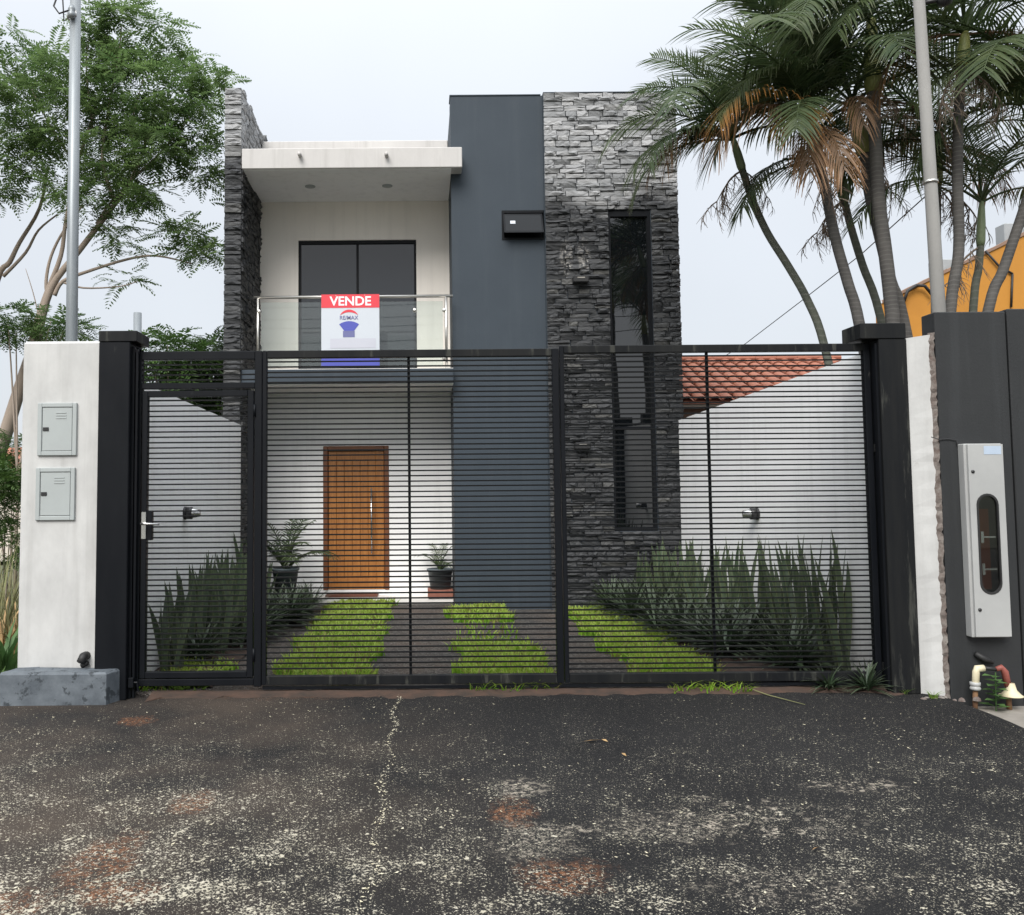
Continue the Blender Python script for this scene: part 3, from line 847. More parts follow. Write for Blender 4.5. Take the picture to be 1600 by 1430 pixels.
# ------------------------------------------------------------------ gates
YGt = 7.37
def gx(px, py=800): return P(px, py, YGt).x
def gz(py, px=660): return P(px, py, YGt).z
SL = .0432
slat_cache = {}
def slat(par, x0, x1, z, jit=.0015):
    key = round(x1 - x0, 4)
    if key not in slat_cache:
        Lh = (x1 - x0) / 2
        mb = MB().bbox(-Lh, Lh, -.009, .009, -.0058, .0058, .0012)
        slat_cache[key] = mb.mesh('slat', 'slat_steel')
    o = link('slat', slat_cache[key], par, Vector(((x0 + x1) / 2, YGt + rnd.uniform(-.001, .001), z + rnd.uniform(-jit, jit))) - wloc(par))
    o.rotation_euler = (rnd.uniform(-.03, .03), rnd.uniform(-.0006, .0006), 0)
    return o
def bar(par, x0, x1, z0, z1, name, y0=YGt - .03, y1=YGt + .03, mat='black_steel'):
    return part(name, MB().bbox(x0, x1, y0, y1, z0, z1, .004), mat, par)
# tilt: the photograph's roll is the camera's, the gate is level
ztr, ztr2 = gz(547), gz(560)
zb1, zb0 = gz(1054), gz(1068)
A0, A1 = gx(211), gx(404)        # pedestrian bay
B1 = gx(877); C1 = gx(1366)
# fixed frame of the pedestrian bay with the slatted transom
fr_ = thing('gate_frame', 'fixed black steel frame with slatted transom around the pedestrian gate', 'gate frame', (A0, YGt, 0))
bar(fr_, A0, A0 + .05, zb0, ztr, 'post')
bar(fr_, A1 - .03, A1 + .03, zb0 - .01, ztr, 'post')
bar(fr_, A0 + .05, A1 - .03, ztr2, ztr, 'top_rail')
zt1, zt0 = gz(599, 300), gz(608, 300)
bar(fr_, A0 + .05, A1 - .03, zt0, zt1, 'transom_rail')
bar(fr_, A0 + .05, A1 - .03, zb0, zb0 + .055, 'bottom_rail')
k = 0
z = ztr2 - .036
while z > zt1 + .015:
    slat(fr_, A0 + .05, A1 - .03, z); z -= SL
pg = thing('pedestrian_gate', 'black slatted steel pedestrian gate with lever handle', 'gate', ((A0 + A1) / 2, YGt, 0))
p0, p1 = A0 + .058, A1 - .038
pz0, pz1 = zb0 + .062, gz(611, 300)
bar(pg, p0, p0 + .045, pz0, pz1, 'stile'); bar(pg, p1 - .05, p1, pz0, pz1, 'stile')
bar(pg, p0 + .045, p1 - .05, pz1 - .05, pz1, 'top_rail'); bar(pg, p0 + .045, p1 - .05, pz0, pz0 + .05, 'bottom_rail')
z = pz1 - .05 - .03
while z > pz0 + .065:
    slat(pg, p0 + .045, p1 - .05, z); z -= SL
zl1, zl0 = gz(799, 230), gz(844, 230)
bar(pg, p0 + .045, gx(239), zl0, zl1, 'lock_box', YGt - .025, YGt + .025)
part('lock_plate', MB().bbox(p0 + .004, p0 + .042, YGt - .036, YGt - .0305, zl0 + .01, zl1 - .004, .003), 'chrome', pg)
zh_ = gz(818, 230)
part('lever_handle', MB().tube([(p0 + .022, YGt - .034, zh_), (p0 + .022, YGt - .085, zh_), (p0 + .05, YGt - .09, zh_), (p0 + .165, YGt - .085, zh_ - .004)], [.011, .011, .010, .009], 8), 'chrome', pg, True)
for zz in (gz(640), gz(1020)):
    part('hinge', MB().tube([(p1 + .008, YGt - .034, zz - .05), (p1 + .008, YGt - .034, zz + .05)], .011, 8), 'black_steel', pg, True)
# two wide leaves
def leaf(x0, x1, zt_, mid, lab, rp):
    g = thing('driveway_gate', lab, 'gate', ((x0 + x1) / 2, YGt, 0), None)
    bar(g, x0, x0 + .035, zb0, zt_, 'stile'); bar(g, x1 - rp, x1, zb0, zt_, 'stile')
    bar(g, x0 + .035, x1 - rp, zt_ - .062, zt_, 'top_rail', mat='worn_steel'); bar(g, x0 + .035, x1 - rp, zb0, zb1, 'bottom_rail', mat='worn_steel')
    part('brace', MB().box(mid - .011, mid + .011, YGt + .018, YGt + .036, zb1, zt_ - .062), 'black_steel', g)
    z = zt_ - .062 - .028
    while z > zb1 + .012:
        slat(g, x0 + .035, x1 - rp, z); z -= SL
    return g
g1 = leaf(A1 + .034, B1 - .004, ztr, gx(640), 'black slatted driveway gate leaf beside the pedestrian gate, before the front door', .055)
g2 = leaf(B1 + .004, C1, ztr + .022, gx(1112), 'black slatted driveway gate leaf before the stone tower and the snake plants', .05)
for zz in (gz(1040, 1380), gz(700, 1380)):
    part('catch', MB().bbox(C1 + .001, C1 + .05, YGt - .04, YGt + .01, zz - .035, zz + .03, .004), 'worn_steel', g2)
part('guide_track', MB().box(A1 + .04, C1, YGt - .02, YGt + .02, zb0 - .035, zb0 - .012), 'black_steel', g1)

# ------------------------------------------------------------------ gate pillars
# left: black steel pillar
YP = 7.22
bp = thing('steel_pillar', 'smooth black steel gate pillar with cap beside white meter pillar', 'pillar', (P(180, 800, YP).x, YP, 0))
x0, x1 = P(151, 780, YP).x, P(200, 780, YP).x
zt_ = P(180, 517, YP).z
part('column', MB().bbox(x0, x1, YP, YP + .32, -.03, zt_ - .09, .006), 'black_steel', bp)
part('channel', MB().box(x1 + .001, x1 + .02, YP + .06, YP + .32, -.03, zt_ - .12).box(x1 + .02, A0 - .003, YP + .10, YP + .32, -.03, zt_ - .12)
     .box(x1 + .028, x1 + .046, YP + .07, YP + .1, -.03, zt_ - .14), 'black_steel', bp)
part('cap', MB().bbox(x0 - .002, P(214, 540, YP).x, YP - .004, YP + .33, zt_ - .088, zt_, .004), 'worn_steel', bp)
part('bolt', MB().tube([(x1 + .012, YP + .05, .10), (x1 + .075, YP + .05, .10), (x1 + .085, YP + .05, .03)], .010, 8).bbox(x1 + .005, x1 + .05, YP + .03, YP + .058, .06, .14, .004), 'black_steel', bp)
# white meter pillar
YM = 7.30
wp_ = thing('meter_pillar', 'white plastered pillar with two grey meter boxes', 'pillar', (P(95, 800, YM).x, YM, 0))
mx0, mx1 = P(31, 780, YM).x, x0 - .002
zmt = P(95, 533, YM).z
part('shaft', MB().bbox(mx0, mx1, YM, YM + .55, -.03, zmt, .02), 'white_pillar', wp_)
for (a, b, c, d) in ((60, 630, 121, 712), (57, 731, 118, 813)):
    e0, e1, f0, f1 = ext(a, b, c, d, YM)
    bo = part('meter_box', MB().bbox(e0, e0 + .035, YM - .022, YM + .02, f0, f1, .004).bbox(e1 - .035, e1, YM - .022, YM + .02, f0, f1, .004)
              .bbox(e0 + .035, e1 - .035, YM - .022, YM + .02, f1 - .035, f1, .004).bbox(e0 + .035, e1 - .035, YM - .022, YM + .02, f0, f0 + .035, .004), 'meter_grey', wp_)
    part('door', MB().bbox(e0 + .039, e1 - .039, YM - .017, YM + .01, f0 + .039, f1 - .039, .002), 'meter_grey', bo)
    hz = f0 + (f1 - f0) * .5
    part('latch', MB().bbox(e0 + .045, e0 + .092, YM - .024, YM - .0175, hz - .014, hz + .016, .002), 'black_plastic', bo)
    for k in range(3):
        zz = f1 - .085 - k * .022
        part('vent', MB().bbox(e0 + .15, e1 - .085, YM - .021, YM - .0175, zz, zz + .008, .001), 'meter_grey', bo)
# kerb round its foot
kb = MB()
KF = 7.08
k0, k1 = P(2, 1070, KF).x, P(166, 1070, KF).x
kz = P(80, 1051, KF).z
poly = [(k0 - .02, KF), (k1, KF), (k1 + .12, KF + .30), (k1 - .03, KF + .34), (k1 - .10, KF + .19), (k0 + .19, KF + .19), (k0 + .23, KF + .36), (k0 + .09, KF + .44), (k0 + .02, KF + .20)]
nk = len(poly)
b_ = .012
cen = Vector((sum(p[0] for p in poly) / nk, sum(p[1] for p in poly) / nk))
top = [(x + (cen.x - x) * .03, y + (cen.y - y) * .04, kz + rnd.uniform(-.006, .006)) for x, y in poly]
kb.add([(x, y, -.06) for x, y in poly] + [(x, y, kz - .018) for x, y in poly] + top,
       [(i, (i + 1) % nk, nk + (i + 1) % nk, nk + i) for i in range(nk)] + [(nk + i, nk + (i + 1) % nk, 2 * nk + (i + 1) % nk, 2 * nk + i) for i in range(nk)] + [tuple(range(2 * nk, 3 * nk))])
single('kerb_block', kb, 'kerb_paint', 'low blue grey painted concrete kerb around the foot of the white pillar', 'kerb', loc=(k0, KF, 0))
q = P(130, 1032, YM - .05)
single('conduit_end', MB().tube([(q.x + .01, YM + .02, q.z + .03), (q.x, YM - .05, q.z + .03), (q.x - .012, YM - .08, q.z - .01)], [.035, .034, .03], 10)
       .tube([(q.x - .02, YM - .03, q.z - .05), (q.x + .03, YM - .03, q.z - .02)], .02, 8), 'rubber', 'short black conduit end sticking out of white pillar above the kerb', 'pipe', loc=(q.x, YM, q.z), smooth=True)
# galvanised pole behind the white pillar
YPo = 7.95
pp = thing('utility_pole', 'straight galvanised steel pole rising behind the white meter pillar', 'pole', (P(111, 530, YPo).x, YPo, -.02))
a, b = P(112, 530, YPo), P(118, 0, YPo)
dirv = (b - a) / (b.z - a.z)
base_ = a + dirv * (-.05 - a.z); tp = a + dirv * (7.2 - a.z)
part('shaft', MB().tube([base_, tp], [.053, .046], 16), 'galvanised', pp, True)
q = P(115, 25, YPo)
part('clamp', MB().lathe((q.x, q.y, q.z - .03), [(.05, 0), (.058, .0), (.058, .06), (.05, .06)], 14), 'steel', pp, True)
part('insulator', MB().lathe((q.x + .01, q.y - .07, q.z - .06), [(0, 0), (.03, .01), (.035, .05), (.02, .06), (.033, .08), (.02, .12), (0, .12)], 12), 'galvanised', pp, True)
cpts = [q + Vector((-.02, -.06, .02)), q + Vector((-.10, -.08, -.02)), q + Vector((-.15, -.08, .05)), q + Vector((-.12, -.07, .16)), q + Vector((-.02, -.06, .35)), q + Vector((-.03, -.06, .8))]
part('cable_loop', MB().tube(cpts, .008, 6).tube([q + Vector((.02, -.05, .0)), q + Vector((-.05, -.09, -.10)), q + Vector((-.07, -.08, .12)), q + Vector((-.05, -.06, .5))], .007, 6), 'wire', pp, True)
YSt = 7.62
a, b = P(216, 560, YSt), P(215, 489, YSt)
single('pipe_stub', MB().tube([(a.x, YSt, 1.2), (b.x, YSt, b.z)], .034, 14), 'galvanised', 'short galvanised pipe end standing behind the black pillar cap', 'pipe', loc=(a.x, YSt, 1.2), smooth=True)

# right: worn black pillar
rp = thing('steel_pillar', 'worn black steel gate pillar with rusty cap beside a white plaster strip', 'pillar', (P(1390, 800, YP).x, YP, 0))
r0, r1 = P(1383, 780, YP).x, P(1427, 780, YP).x
zrt = P(1380, 505, YP).z
part('column', MB().bbox(r0, r1, YP, YP + .3, -.03, zrt - .13, .006), 'worn_steel', rp)
part('channel', MB().box(C1 + .055, r0 - .001, YP + .08, YP + .3, -.03, zrt - .15).box(C1 + .066, C1 + .082, YP + .04, YP + .08, -.03, zrt - .16).box(r0 - .02, r0 - .001, YP + .03, YP + .08, -.03, zrt - .16), 'black_steel', rp)
part('cap', MB().bbox(P(1344, 520, YP).x, r1 - .004, YP - .004, YP + .32, zrt - .127, zrt, .005), 'worn_steel', rp)
# white plaster strip with its broken edge
w0, w1 = r1 + .003, P(1466, 800, YP).x
zw = P(1437, 528, YP).z
mb = MB()
L_, R_ = [], []
nn = 40
for i in range(nn + 1):
    z = -.06 + (zw + .06) * i / nn
    e = .008 * math.sin(i * 1.3) + rnd.uniform(-.008, .008)
    wdt = (.02 if i < 3 else 0)
    L_.append((w0, z)); R_.append((w1 + e + wdt, z + (.03 if i == nn else 0)))
poly = L_ + list(reversed(R_))
vs_ = []
for i in range(nn + 1): vs_ += [(L_[i][0], YP + .02, L_[i][1]), (R_[i][0], YP + .02 + rnd.uniform(-.004, .004), R_[i][1]), (L_[i][0], YP + .4, L_[i][1]), (R_[i][0], YP + .4, R_[i][1])]
fs = []
for i in range(nn):
    a, b = 4 * i, 4 * (i + 1)
    fs += [(a, a + 1, b + 1, b), (a + 1, a + 3, b + 3, b + 1), (a + 2, a, b, b + 2)]
fs.append((4 * nn, 4 * nn + 1, 4 * nn + 3, 4 * nn + 2))
mb.add(vs_, fs)
ws = thing('plaster_strip', 'narrow white plastered wall end between black pillar and dark wall', 'wall', (w0, YP, -.06))
part('plaster', mb, 'white_pillar', ws)
# broken masonry seam
mb = MB()
vs_ = []
nn = 90
for i in range(nn + 1):
    z = -.10 + (zrt + .02) * i / nn
    j1, j2 = rnd.uniform(-.012, .012), rnd.uniform(-.012, .012)
    vs_ += [(w1 - .012 + j1 * .7, YP + .03, z), (w1 + .012 + rnd.uniform(-.01, .01), YP + .005 + rnd.uniform(-.006, .006), z), (w1 + .028 + j2, YP - .008 + rnd.uniform(-.003, .003), z), (w1 + .06, YP + .1, z)]
mb.add(vs_, [(4 * i + k, 4 * i + k + 1, 4 * i + 5 + k, 4 * i + 4 + k) for i in range(nn) for k in range(3)])
part('broken_edge', mb, 'broken_masonry', ws)
mb = MB()
for i in range(11):
    x, y = rnd.uniform(w0 - .08, w1 + .22), rnd.uniform(YP - .16, YP - .0)
    s_ = rnd.uniform(.010, .032)
    mb.lathe((x, y, -.05), [(s_ * 1.2, 0), (s_ * rnd.uniform(.8, 1.1), s_ * .6), (s_ * .4, s_ * rnd.uniform(.8, 1.2)), (0, s_)], 6)
o = struct('rubble', mb, 'broken_masonry', kind='stuff')
# dark wall to the right
YD = 7.20
zd = P(1530, 487, YD).z
d0 = P(1468, 800, YD).x; d1 = P(1587, 800, YD).x
dw = thing('street_wall', 'dark grey rendered street wall carrying the meter cabinet', 'wall', (d0, YD, -.2))
part('wall_panel', MB().bbox(d0 + .03, d1 - .004, YD, YD + .2, -.2, zd, .008), 'dark_wall', dw)
part('wall_panel', MB().bbox(d1 + .004, 12, YD - .008, YD + .2, -.2, zd + .02, .008), 'dark_wall', dw)
cpt = [P(1455, 683, YD - .01), P(1468, 687, YD - .01), P(1482, 686, YD - .01), P(1494, 688, YD - .01), P(1495, 696, YD - .012)]
part('crack_wire', MB().tube(cpt, .004, 5), 'wire', dw, True)
# meter cabinet with oval window
cb = thing('meter_cabinet', 'tall grey metal cabinet with rounded glass slot on dark wall', 'cabinet', (P(1540, 840, YD).x, YD, P(1540, 998, YD).z))
cy0 = YD - .105
e0, e1 = P(1515, 845, cy0).x, P(1573, 845, cy0).x
f0, f1 = P(1548, 997, cy0).z, P(1540, 693, cy0).z
part('case', MB().bbox(e0, e1 + .01, cy0 + .022, YD + .0, f0, f1, .006), 'cabinet_grey', cb)
# door with slot
ox, oz = (P(1546, 850, cy0).x), (P(1546, 850, cy0).z)
hw = (P(1563, 850, cy0).x - P(1529, 850, cy0).x) / 2; hh = (P(1546, 771, cy0).z - P(1546, 928, cy0).z) / 2
oval = []
ns = 10
for i in range(ns + 1):
    a = math.pi * i / ns
    oval.append((ox + hw * math.cos(a), oz + hh - hw + hw * math.sin(a)))
for i in range(ns + 1):
    a = math.pi + math.pi * i / ns
    oval.append((ox + hw * math.cos(a), oz - hh + hw + hw * math.sin(a)))
c0, c1, c2, c3 = e0 + .018, e1 + .004, f0 + .01, f1 - .006
def outer(x, z):
    ax_, az_ = x - ox, z - oz
    ts = []
    if ax_ > 1e-6: ts.append((c1 - ox) / ax_)
    if ax_ < -1e-6: ts.append((c0 - ox) / ax_)
    if az_ > 1e-6: ts.append((c3 - oz) / az_)
    if az_ < -1e-6: ts.append((c2 - oz) / az_)
    t = min(ts)
    return ox + ax_ * t, oz + az_ * t
ring = []
for (x, z) in oval: ring.append(((x, z), outer(x, z)))
# insert the four corners
corners = [(c1, c3), (c0, c3), (c0, c2), (c1, c2)]
def angle(p): return math.atan2(p[1] - oz, p[0] - ox) % math.tau
seq = [(angle(o_), i_, o_) for i_, o_ in ring]
for c_ in corners:
    ca = angle(c_)
    i_ = min(ring, key=lambda r_: abs((angle(r_[1]) - ca + math.pi) % math.tau - math.pi))[0]
    seq.append((ca, i_, c_))
seq.sort(key=lambda s_: s_[0])
mb = MB(); ns_ = len(seq)
mb.add([(s_[1][0], cy0, s_[1][1]) for s_ in seq] + [(s_[2][0], cy0, s_[2][1]) for s_ in seq] + [(s_[1][0], cy0 + .022, s_[1][1]) for s_ in seq] + [(s_[2][0], cy0 + .021, s_[2][1]) for s_ in seq],
       [(i, (i + 1) % ns_, ns_ + (i + 1) % ns_, ns_ + i) for i in range(ns_)] + [((i + 1) % ns_, i, 2 * ns_ + i, 2 * ns_ + (i + 1) % ns_) for i in range(ns_)]
       + [(ns_ + i, ns_ + (i + 1) % ns_, 3 * ns_ + (i + 1) % ns_, 3 * ns_ + i) for i in range(ns_)])
cdoor = part('door', mb, 'cabinet_grey', cb)
gk = MB()
no = len(oval)
gk.add([(x, cy0 - .005, z) for x, z in oval] + [(ox + (x - ox) * .86, cy0 - .005, oz + (z - oz) * .965) for x, z in oval] + [(ox + (x - ox) * .84, cy0 + .012, oz + (z - oz) * .96) for x, z in oval] + [(ox + (x - ox) * 1.03, cy0 + .0, oz + (z - oz) * 1.01) for x, z in oval],
       [(i, (i + 1) % no, no + (i + 1) % no, no + i) for i in range(no)] + [(no + i, no + (i + 1) % no, 2 * no + (i + 1) % no, 2 * no + i) for i in range(no)] + [(3 * no + i, 3 * no + (i + 1) % no, (i + 1) % no, i) for i in range(no)])
part('gasket', gk, 'rubber', cdoor)
gp = MB(); gp.add([(ox + (x - ox) * .85, cy0 + .008, oz + (z - oz) * .962) for x, z in oval], [tuple(range(no))])
part('slot_glass', gp, 'clear_glass', cdoor)
part('back_plate', MB().box(ox - hw * .9, ox + hw * .9, cy0 + .0205, cy0 + .0215, oz - hh * .97, oz + hh * .97), 'black_plastic', cb)
part('wooden_board', MB().box(ox - hw * .75, ox + hw * .15, cy0 + .0165, cy0 + .02, oz - hh * .9, oz + hh * .7), 'brown_board', cb)
for zz in (.12, -.52):
    part('bus_bar', MB().box(ox - hw * .65, ox + hw * .7, cy0 + .012, cy0 + .0155, oz + hh * zz, oz + hh * zz + .012).box(ox - hw * .65, ox - hw * .4, cy0 + .0118, cy0 + .0152, oz + hh * zz - .04, oz + hh * zz + .05), 'chrome', cb)
for px, py in ((1520, 737), (1531, 953)):
    q = P(px, py, cy0)
    part('lock', MB().lathe((q.x, cy0 - .008, q.z), [(0, 0), (.012, 0), (.014, .008), (.014, .01)], 12, 'Y'), 'black_plastic', cdoor, True)
e = ext(1537, 697, 1564, 710, cy0)
part('sticker', MB().box(e[0], e[1], cy0 - .002, cy0 - .0005, e[2], e[3]), 'sticker', cdoor)
# pipes at the foot
YQ = YD - .10
pl = thing('water_pipe', 'rusty riser with cream plastic elbow at the foot of the dark wall', 'pipe', (P(1524, 1105, YQ).x, YQ, -.15))
a, b, c, d = P(1523, 1105, YQ), P(1524, 1078, YQ), P(1525, 1050, YQ), P(1537, 1044, YQ)
part('riser', MB().tube([a + Vector((0, 0, -.06)), b], .019, 10), 'rust_pipe', pl, True)
part('elbow', MB().tube([b, c, c + Vector((.008, 0, .025)), d], [.026, .026, .028, .026], 12), 'pvc_cream', pl, True)
part('coupling', MB().lathe((b.x, YQ, b.z + .0), [(.0, 0), (.036, 0), (.04, .012), (.036, .024), (.03, .03), (.038, .036), (.038, .06), (0, .06)], 12), 'cabinet_grey', pl, True)
q1_, q2_ = P(1560, 1046, YQ), P(1537, 1044, YQ)
part('tail', MB().tube([q2_, q1_], .015, 8), 'rubber', pl, True)
p2 = thing('drain_pipe', 'dark red riser pipe with cream funnel on the dark wall', 'pipe', (P(1576, 1100, YQ).x, YQ, -.15))
a, b, c = P(1577, 1103, YQ), P(1575, 1072, YQ), P(1570, 1050, YQ)
part('riser', MB().tube([a + Vector((0, 0, -.06)), b], .02, 10), 'rust_pipe', p2, True)
part('bend', MB().tube([b, c, P(1564, 1043, YQ), P(1556, 1046, YQ)], [.026, .026, .024, .018], 12), 'pipe_red', p2, True)
q = P(1579, 1087, YQ)
part('funnel', MB().lathe((q.x, YQ - .01, q.z), [(.085, 0), (.07, .012), (.04, .045), (.028, .09), (.024, .1)], 18).lathe((q.x, YQ - .01, q.z), [(.085, 0), (.086, .004)], 18), 'pvc_cream', p2, True)
q = P(1537, 1030, YD - .02)
t = single('wall_scar', MB().tube([P(1524, 1021, YD - .02), P(1538, 1030, YD - .03), P(1552, 1036, YD - .03)], [.02, .028, .012], 8), 'rubber', 'torn black cable sleeve hanging on the dark wall above the pipes', 'cable sleeve', loc=q, smooth=True)
# leaning pole behind the dark wall
YPb = 7.75
a, b = P(1467, 489, YPb), P(1436, 0, YPb)
dirv = (b - a) / (b.z - a.z)
lp = thing('utility_pole', 'leaning grey concrete pole standing behind the dark street wall', 'pole', a + dirv * (-.2 - a.z))
part('shaft', MB().tube([a + dirv * (-.2 - a.z), b + dirv * .9], [.066, .045], 16), 'concrete_pole', lp, True)
q = P(1454, 287, YPb)
part('band', MB().lathe((q.x, q.y, q.z), [(.058, 0), (.062, .0), (.062, .025), (.058, .025)], 14), 'steel', lp, True)
q = P(1436, 6, YPb)
part('bracket', MB().tube([q, q + Vector((.22, -.05, .02))], .02, 8).lathe((q.x + .2, q.y - .05, q.z - .05), [(0, 0), (.06, .02), (.07, .08), (0, .1)], 10), 'black_plastic', lp, True)

# ------------------------------------------------------------------ neighbours
# tiled roof
nh = thing('neighbour_house', 'low brown house with terracotta barrel tile roof beyond the white side wall', 'house', (6.5, 15, 0))
YE, YRd = 13.9, 16.0
zE, zR = P(1100, 622, YE).z, P(1150, 561, YRd).z
nx0, nx1 = P(1030, 600, YE).x, 7.6
part('wall', MB().box(nx0 - .1, nx1 + .1, YE + .35, YRd + 2, 0, zE - .02), 'brown_wall', nh)
part('eave_beam', MB().bbox(nx0 - .1, nx1 + .1, YE + .08, YE + .2, zE - .13, zE - .05, .006), 'cream', nh)
rf = part('roof', MB().prism([(0, 0)] * 3, 0, 0) if False else MB(), 'brown_wall', nh)
mb = MB()
mb.add([(nx0 - .1, YE, zE - .05), (nx1 + .1, YE, zE - .05), (nx1 + .1, YRd, zR - .05), (nx0 - .1, YRd, zR - .05), (nx1 + .1, YRd + 2.1, zE - .05), (nx0 - .1, YRd + 2.1, zE - .05),
        (nx0 - .1, YE, zE - .09), (nx1 + .1, YE, zE - .09)], [(0, 1, 2, 3), (3, 2, 4, 5), (6, 7, 1, 0), (7, 6, 5, 4), (0, 3, 5, 6), (1, 7, 4, 2)])
bpy.data.objects.remove(rf)
rf = part('roof', mb, 'terracotta', nh)
slope = math.atan2(zR - zE, YRd - YE); slen = math.hypot(zR - zE, YRd - YE)
nr = 8; tl = slen / nr
tmb = MB(); ks = 7
for j, (yy, rr) in enumerate(((-.04, .098), (tl, .078))):
    for i in range(ks + 1):
        a = math.pi * i / ks
        tmb.v.append((rr * math.cos(a), yy, rr * .62 * math.sin(a) + (.012 if j == 0 else -.005)))
for j, (yy, rr) in enumerate(((-.04, .084),)):
    for i in range(ks + 1):
        a = math.pi * i / ks
        tmb.v.append((rr * math.cos(a), yy, rr * .62 * math.sin(a) + .006))
k1_ = ks + 1
tmb.f = [(i, i + 1, k1_ + i + 1, k1_ + i) for i in range(ks)] + [(2 * k1_ + i, 2 * k1_ + i + 1, i + 1, i) for i in range(ks)]
# the gutter between two covers, part of the same tile
tmb.add([(.08, -.03, .0), (.14, -.03, -.03), (.14, tl, -.035), (.07, tl, -.01)], [(0, 1, 2, 3)])
tm = tmb.mesh('roof_tile', 'terracotta', smooth=False)
ncol = int((nx1 - nx0) / .215)
for r_ in range(nr):
    for c_ in range(ncol):
        o = link('roof_tile', tm, rf, Vector((nx0 + c_ * .215 + rnd.uniform(-.008, .008), YE + math.cos(slope) * tl * r_, zE - .03 + math.sin(slope) * tl * r_ + rnd.uniform(0, .006))) - wloc(rf))
        o.rotation_euler = (slope + rnd.uniform(-.01, .02), rnd.uniform(-.03, .03), rnd.uniform(-.03, .03))
mb = MB()
for c_ in range(int((nx1 - nx0) / .38)):
    x = nx0 + c_ * .38
    mb.tube([(x, YRd, zR + .0), (x + .4, YRd, zR + .008)], [.075, .065], 8)
part('ridge_tiles', mb, 'terracotta', rf, kind='stuff')
# yellow building
YY = 16.5
yb = thing('yellow_building', 'yellow plastered building with sloping parapet behind the palms', 'building', (11, YY, 0))
z_a, z_b = P(1376, 475, YY), P(1600, 368, YY)
sl_ = (z_b.z - z_a.z) / (z_b.x - z_a.x)
xa, xb = P(1378, 500, YY).x, 16.0
part('gable_wall', MB().prism([(xa, 0), (xb, 0), (xb, z_a.z + sl_ * (xb - z_a.x)), (xa, z_a.z)], YY, YY + .22), 'yellow_plaster', yb)
mb = MB()
for i in range(24):
    x = xa + (xb - xa) * i / 24
    w_ = (xb - xa) / 24
    mb.add([(x, YY - .03, z_a.z + sl_ * (x - z_a.x)), (x + w_, YY - .03, z_a.z + sl_ * (x + w_ - z_a.x)), (x + w_, YY - .03, z_a.z + sl_ * (x + w_ - z_a.x) + .05 + rnd.uniform(0, .03)), (x, YY - .03, z_a.z + sl_ * (x - z_a.x) + .05),
            (x, YY + .2, z_a.z + sl_ * (x - z_a.x) + .05), (x + w_, YY + .2, z_a.z + sl_ * (x + w_ - z_a.x) + .06)], [(0, 1, 2, 3), (3, 2, 5, 4)])
part('coping', mb, 'brown_wall', yb)
q0, q1 = P(1582, 428, YY - .03), P(1580, 480, YY - .03)
part('conduit', MB().tube([q0, q1], .02, 6).tube([P(1540, 392, YY - .05), P(1560, 415, YY - .05), q0], .02, 6), 'wire', yb, True)
for px, py, s_, lab in ((1484, 426, 1., 'outdoor air conditioner unit on the yellow parapet behind the leaning pole'), (1592, 372, 1.1, 'outdoor air conditioner unit high on the yellow parapet behind a leaning palm trunk')):
    q = P(px, py, YY + .5)
    t = thing('air_conditioner', lab, 'air conditioner', (q.x, YY + .5, q.z - .3))
    part('case', MB().bbox(q.x - .36 * s_, q.x + .18 * s_, YY + .3, YY + .6, q.z - .35, q.z + .22 * s_, .02), 'ac_white', t)
    for k in range(4):
        for j in range(3):
            part('grille_opening', MB().box(q.x + (-.03 + j * .065) * s_, q.x + (.018 + j * .065) * s_, YY + .293, YY + .299, q.z + (.16 - k * .075) * s_ - .03, q.z + (.16 - k * .075) * s_ + .02), 'black_plastic', t)
q = P(1435, 450, YY - .1)
single('cable_hose', MB().tube([P(1412, 472, YY - .1), P(1418, 455, YY - .1), P(1432, 446, YY - .1), P(1445, 447, YY - .1), P(1456, 460, YY - .1)], .03, 8), 'rubber', 'thick black hose arching over the edge of the yellow parapet', 'hose', loc=q, smooth=True)
single('overhead_cable', MB().tube([P(1060, 600, 24), P(1165, 537, 21), P(1250, 472, 18), P(1345, 398, 15), P(1470, 285, 11.5)], .009, 5), 'wire', 'thin cable crossing the sky diagonally behind the palms', 'cable', smooth=True)
# far red roof on the left
fh = thing('far_house', 'far house with red tiled roof seen between weeds and tree trunk', 'house', (-11.5, 24, 0))
a, b = P(-40, 745, 24), P(34, 745, 24)
part('wall', MB().box(a.x - 3, b.x, 24, 29, -.2, P(0, 735, 24).z), 'cream', fh)
zt_, zbq = P(0, 698, 26).z, P(0, 738, 23.6).z
mb = MB(); mb.add([(a.x - 3, 23.6, zbq), (b.x + .2, 23.6, zbq), (b.x - .5, 26.5, zt_), (a.x - 3, 26.5, zt_), (b.x + .2, 29.4, zbq), (a.x - 3, 29.4, zbq)], [(0, 1, 2, 3), (3, 2, 4, 5), (1, 4, 2)])
part('roof', mb, 'terracotta', fh)

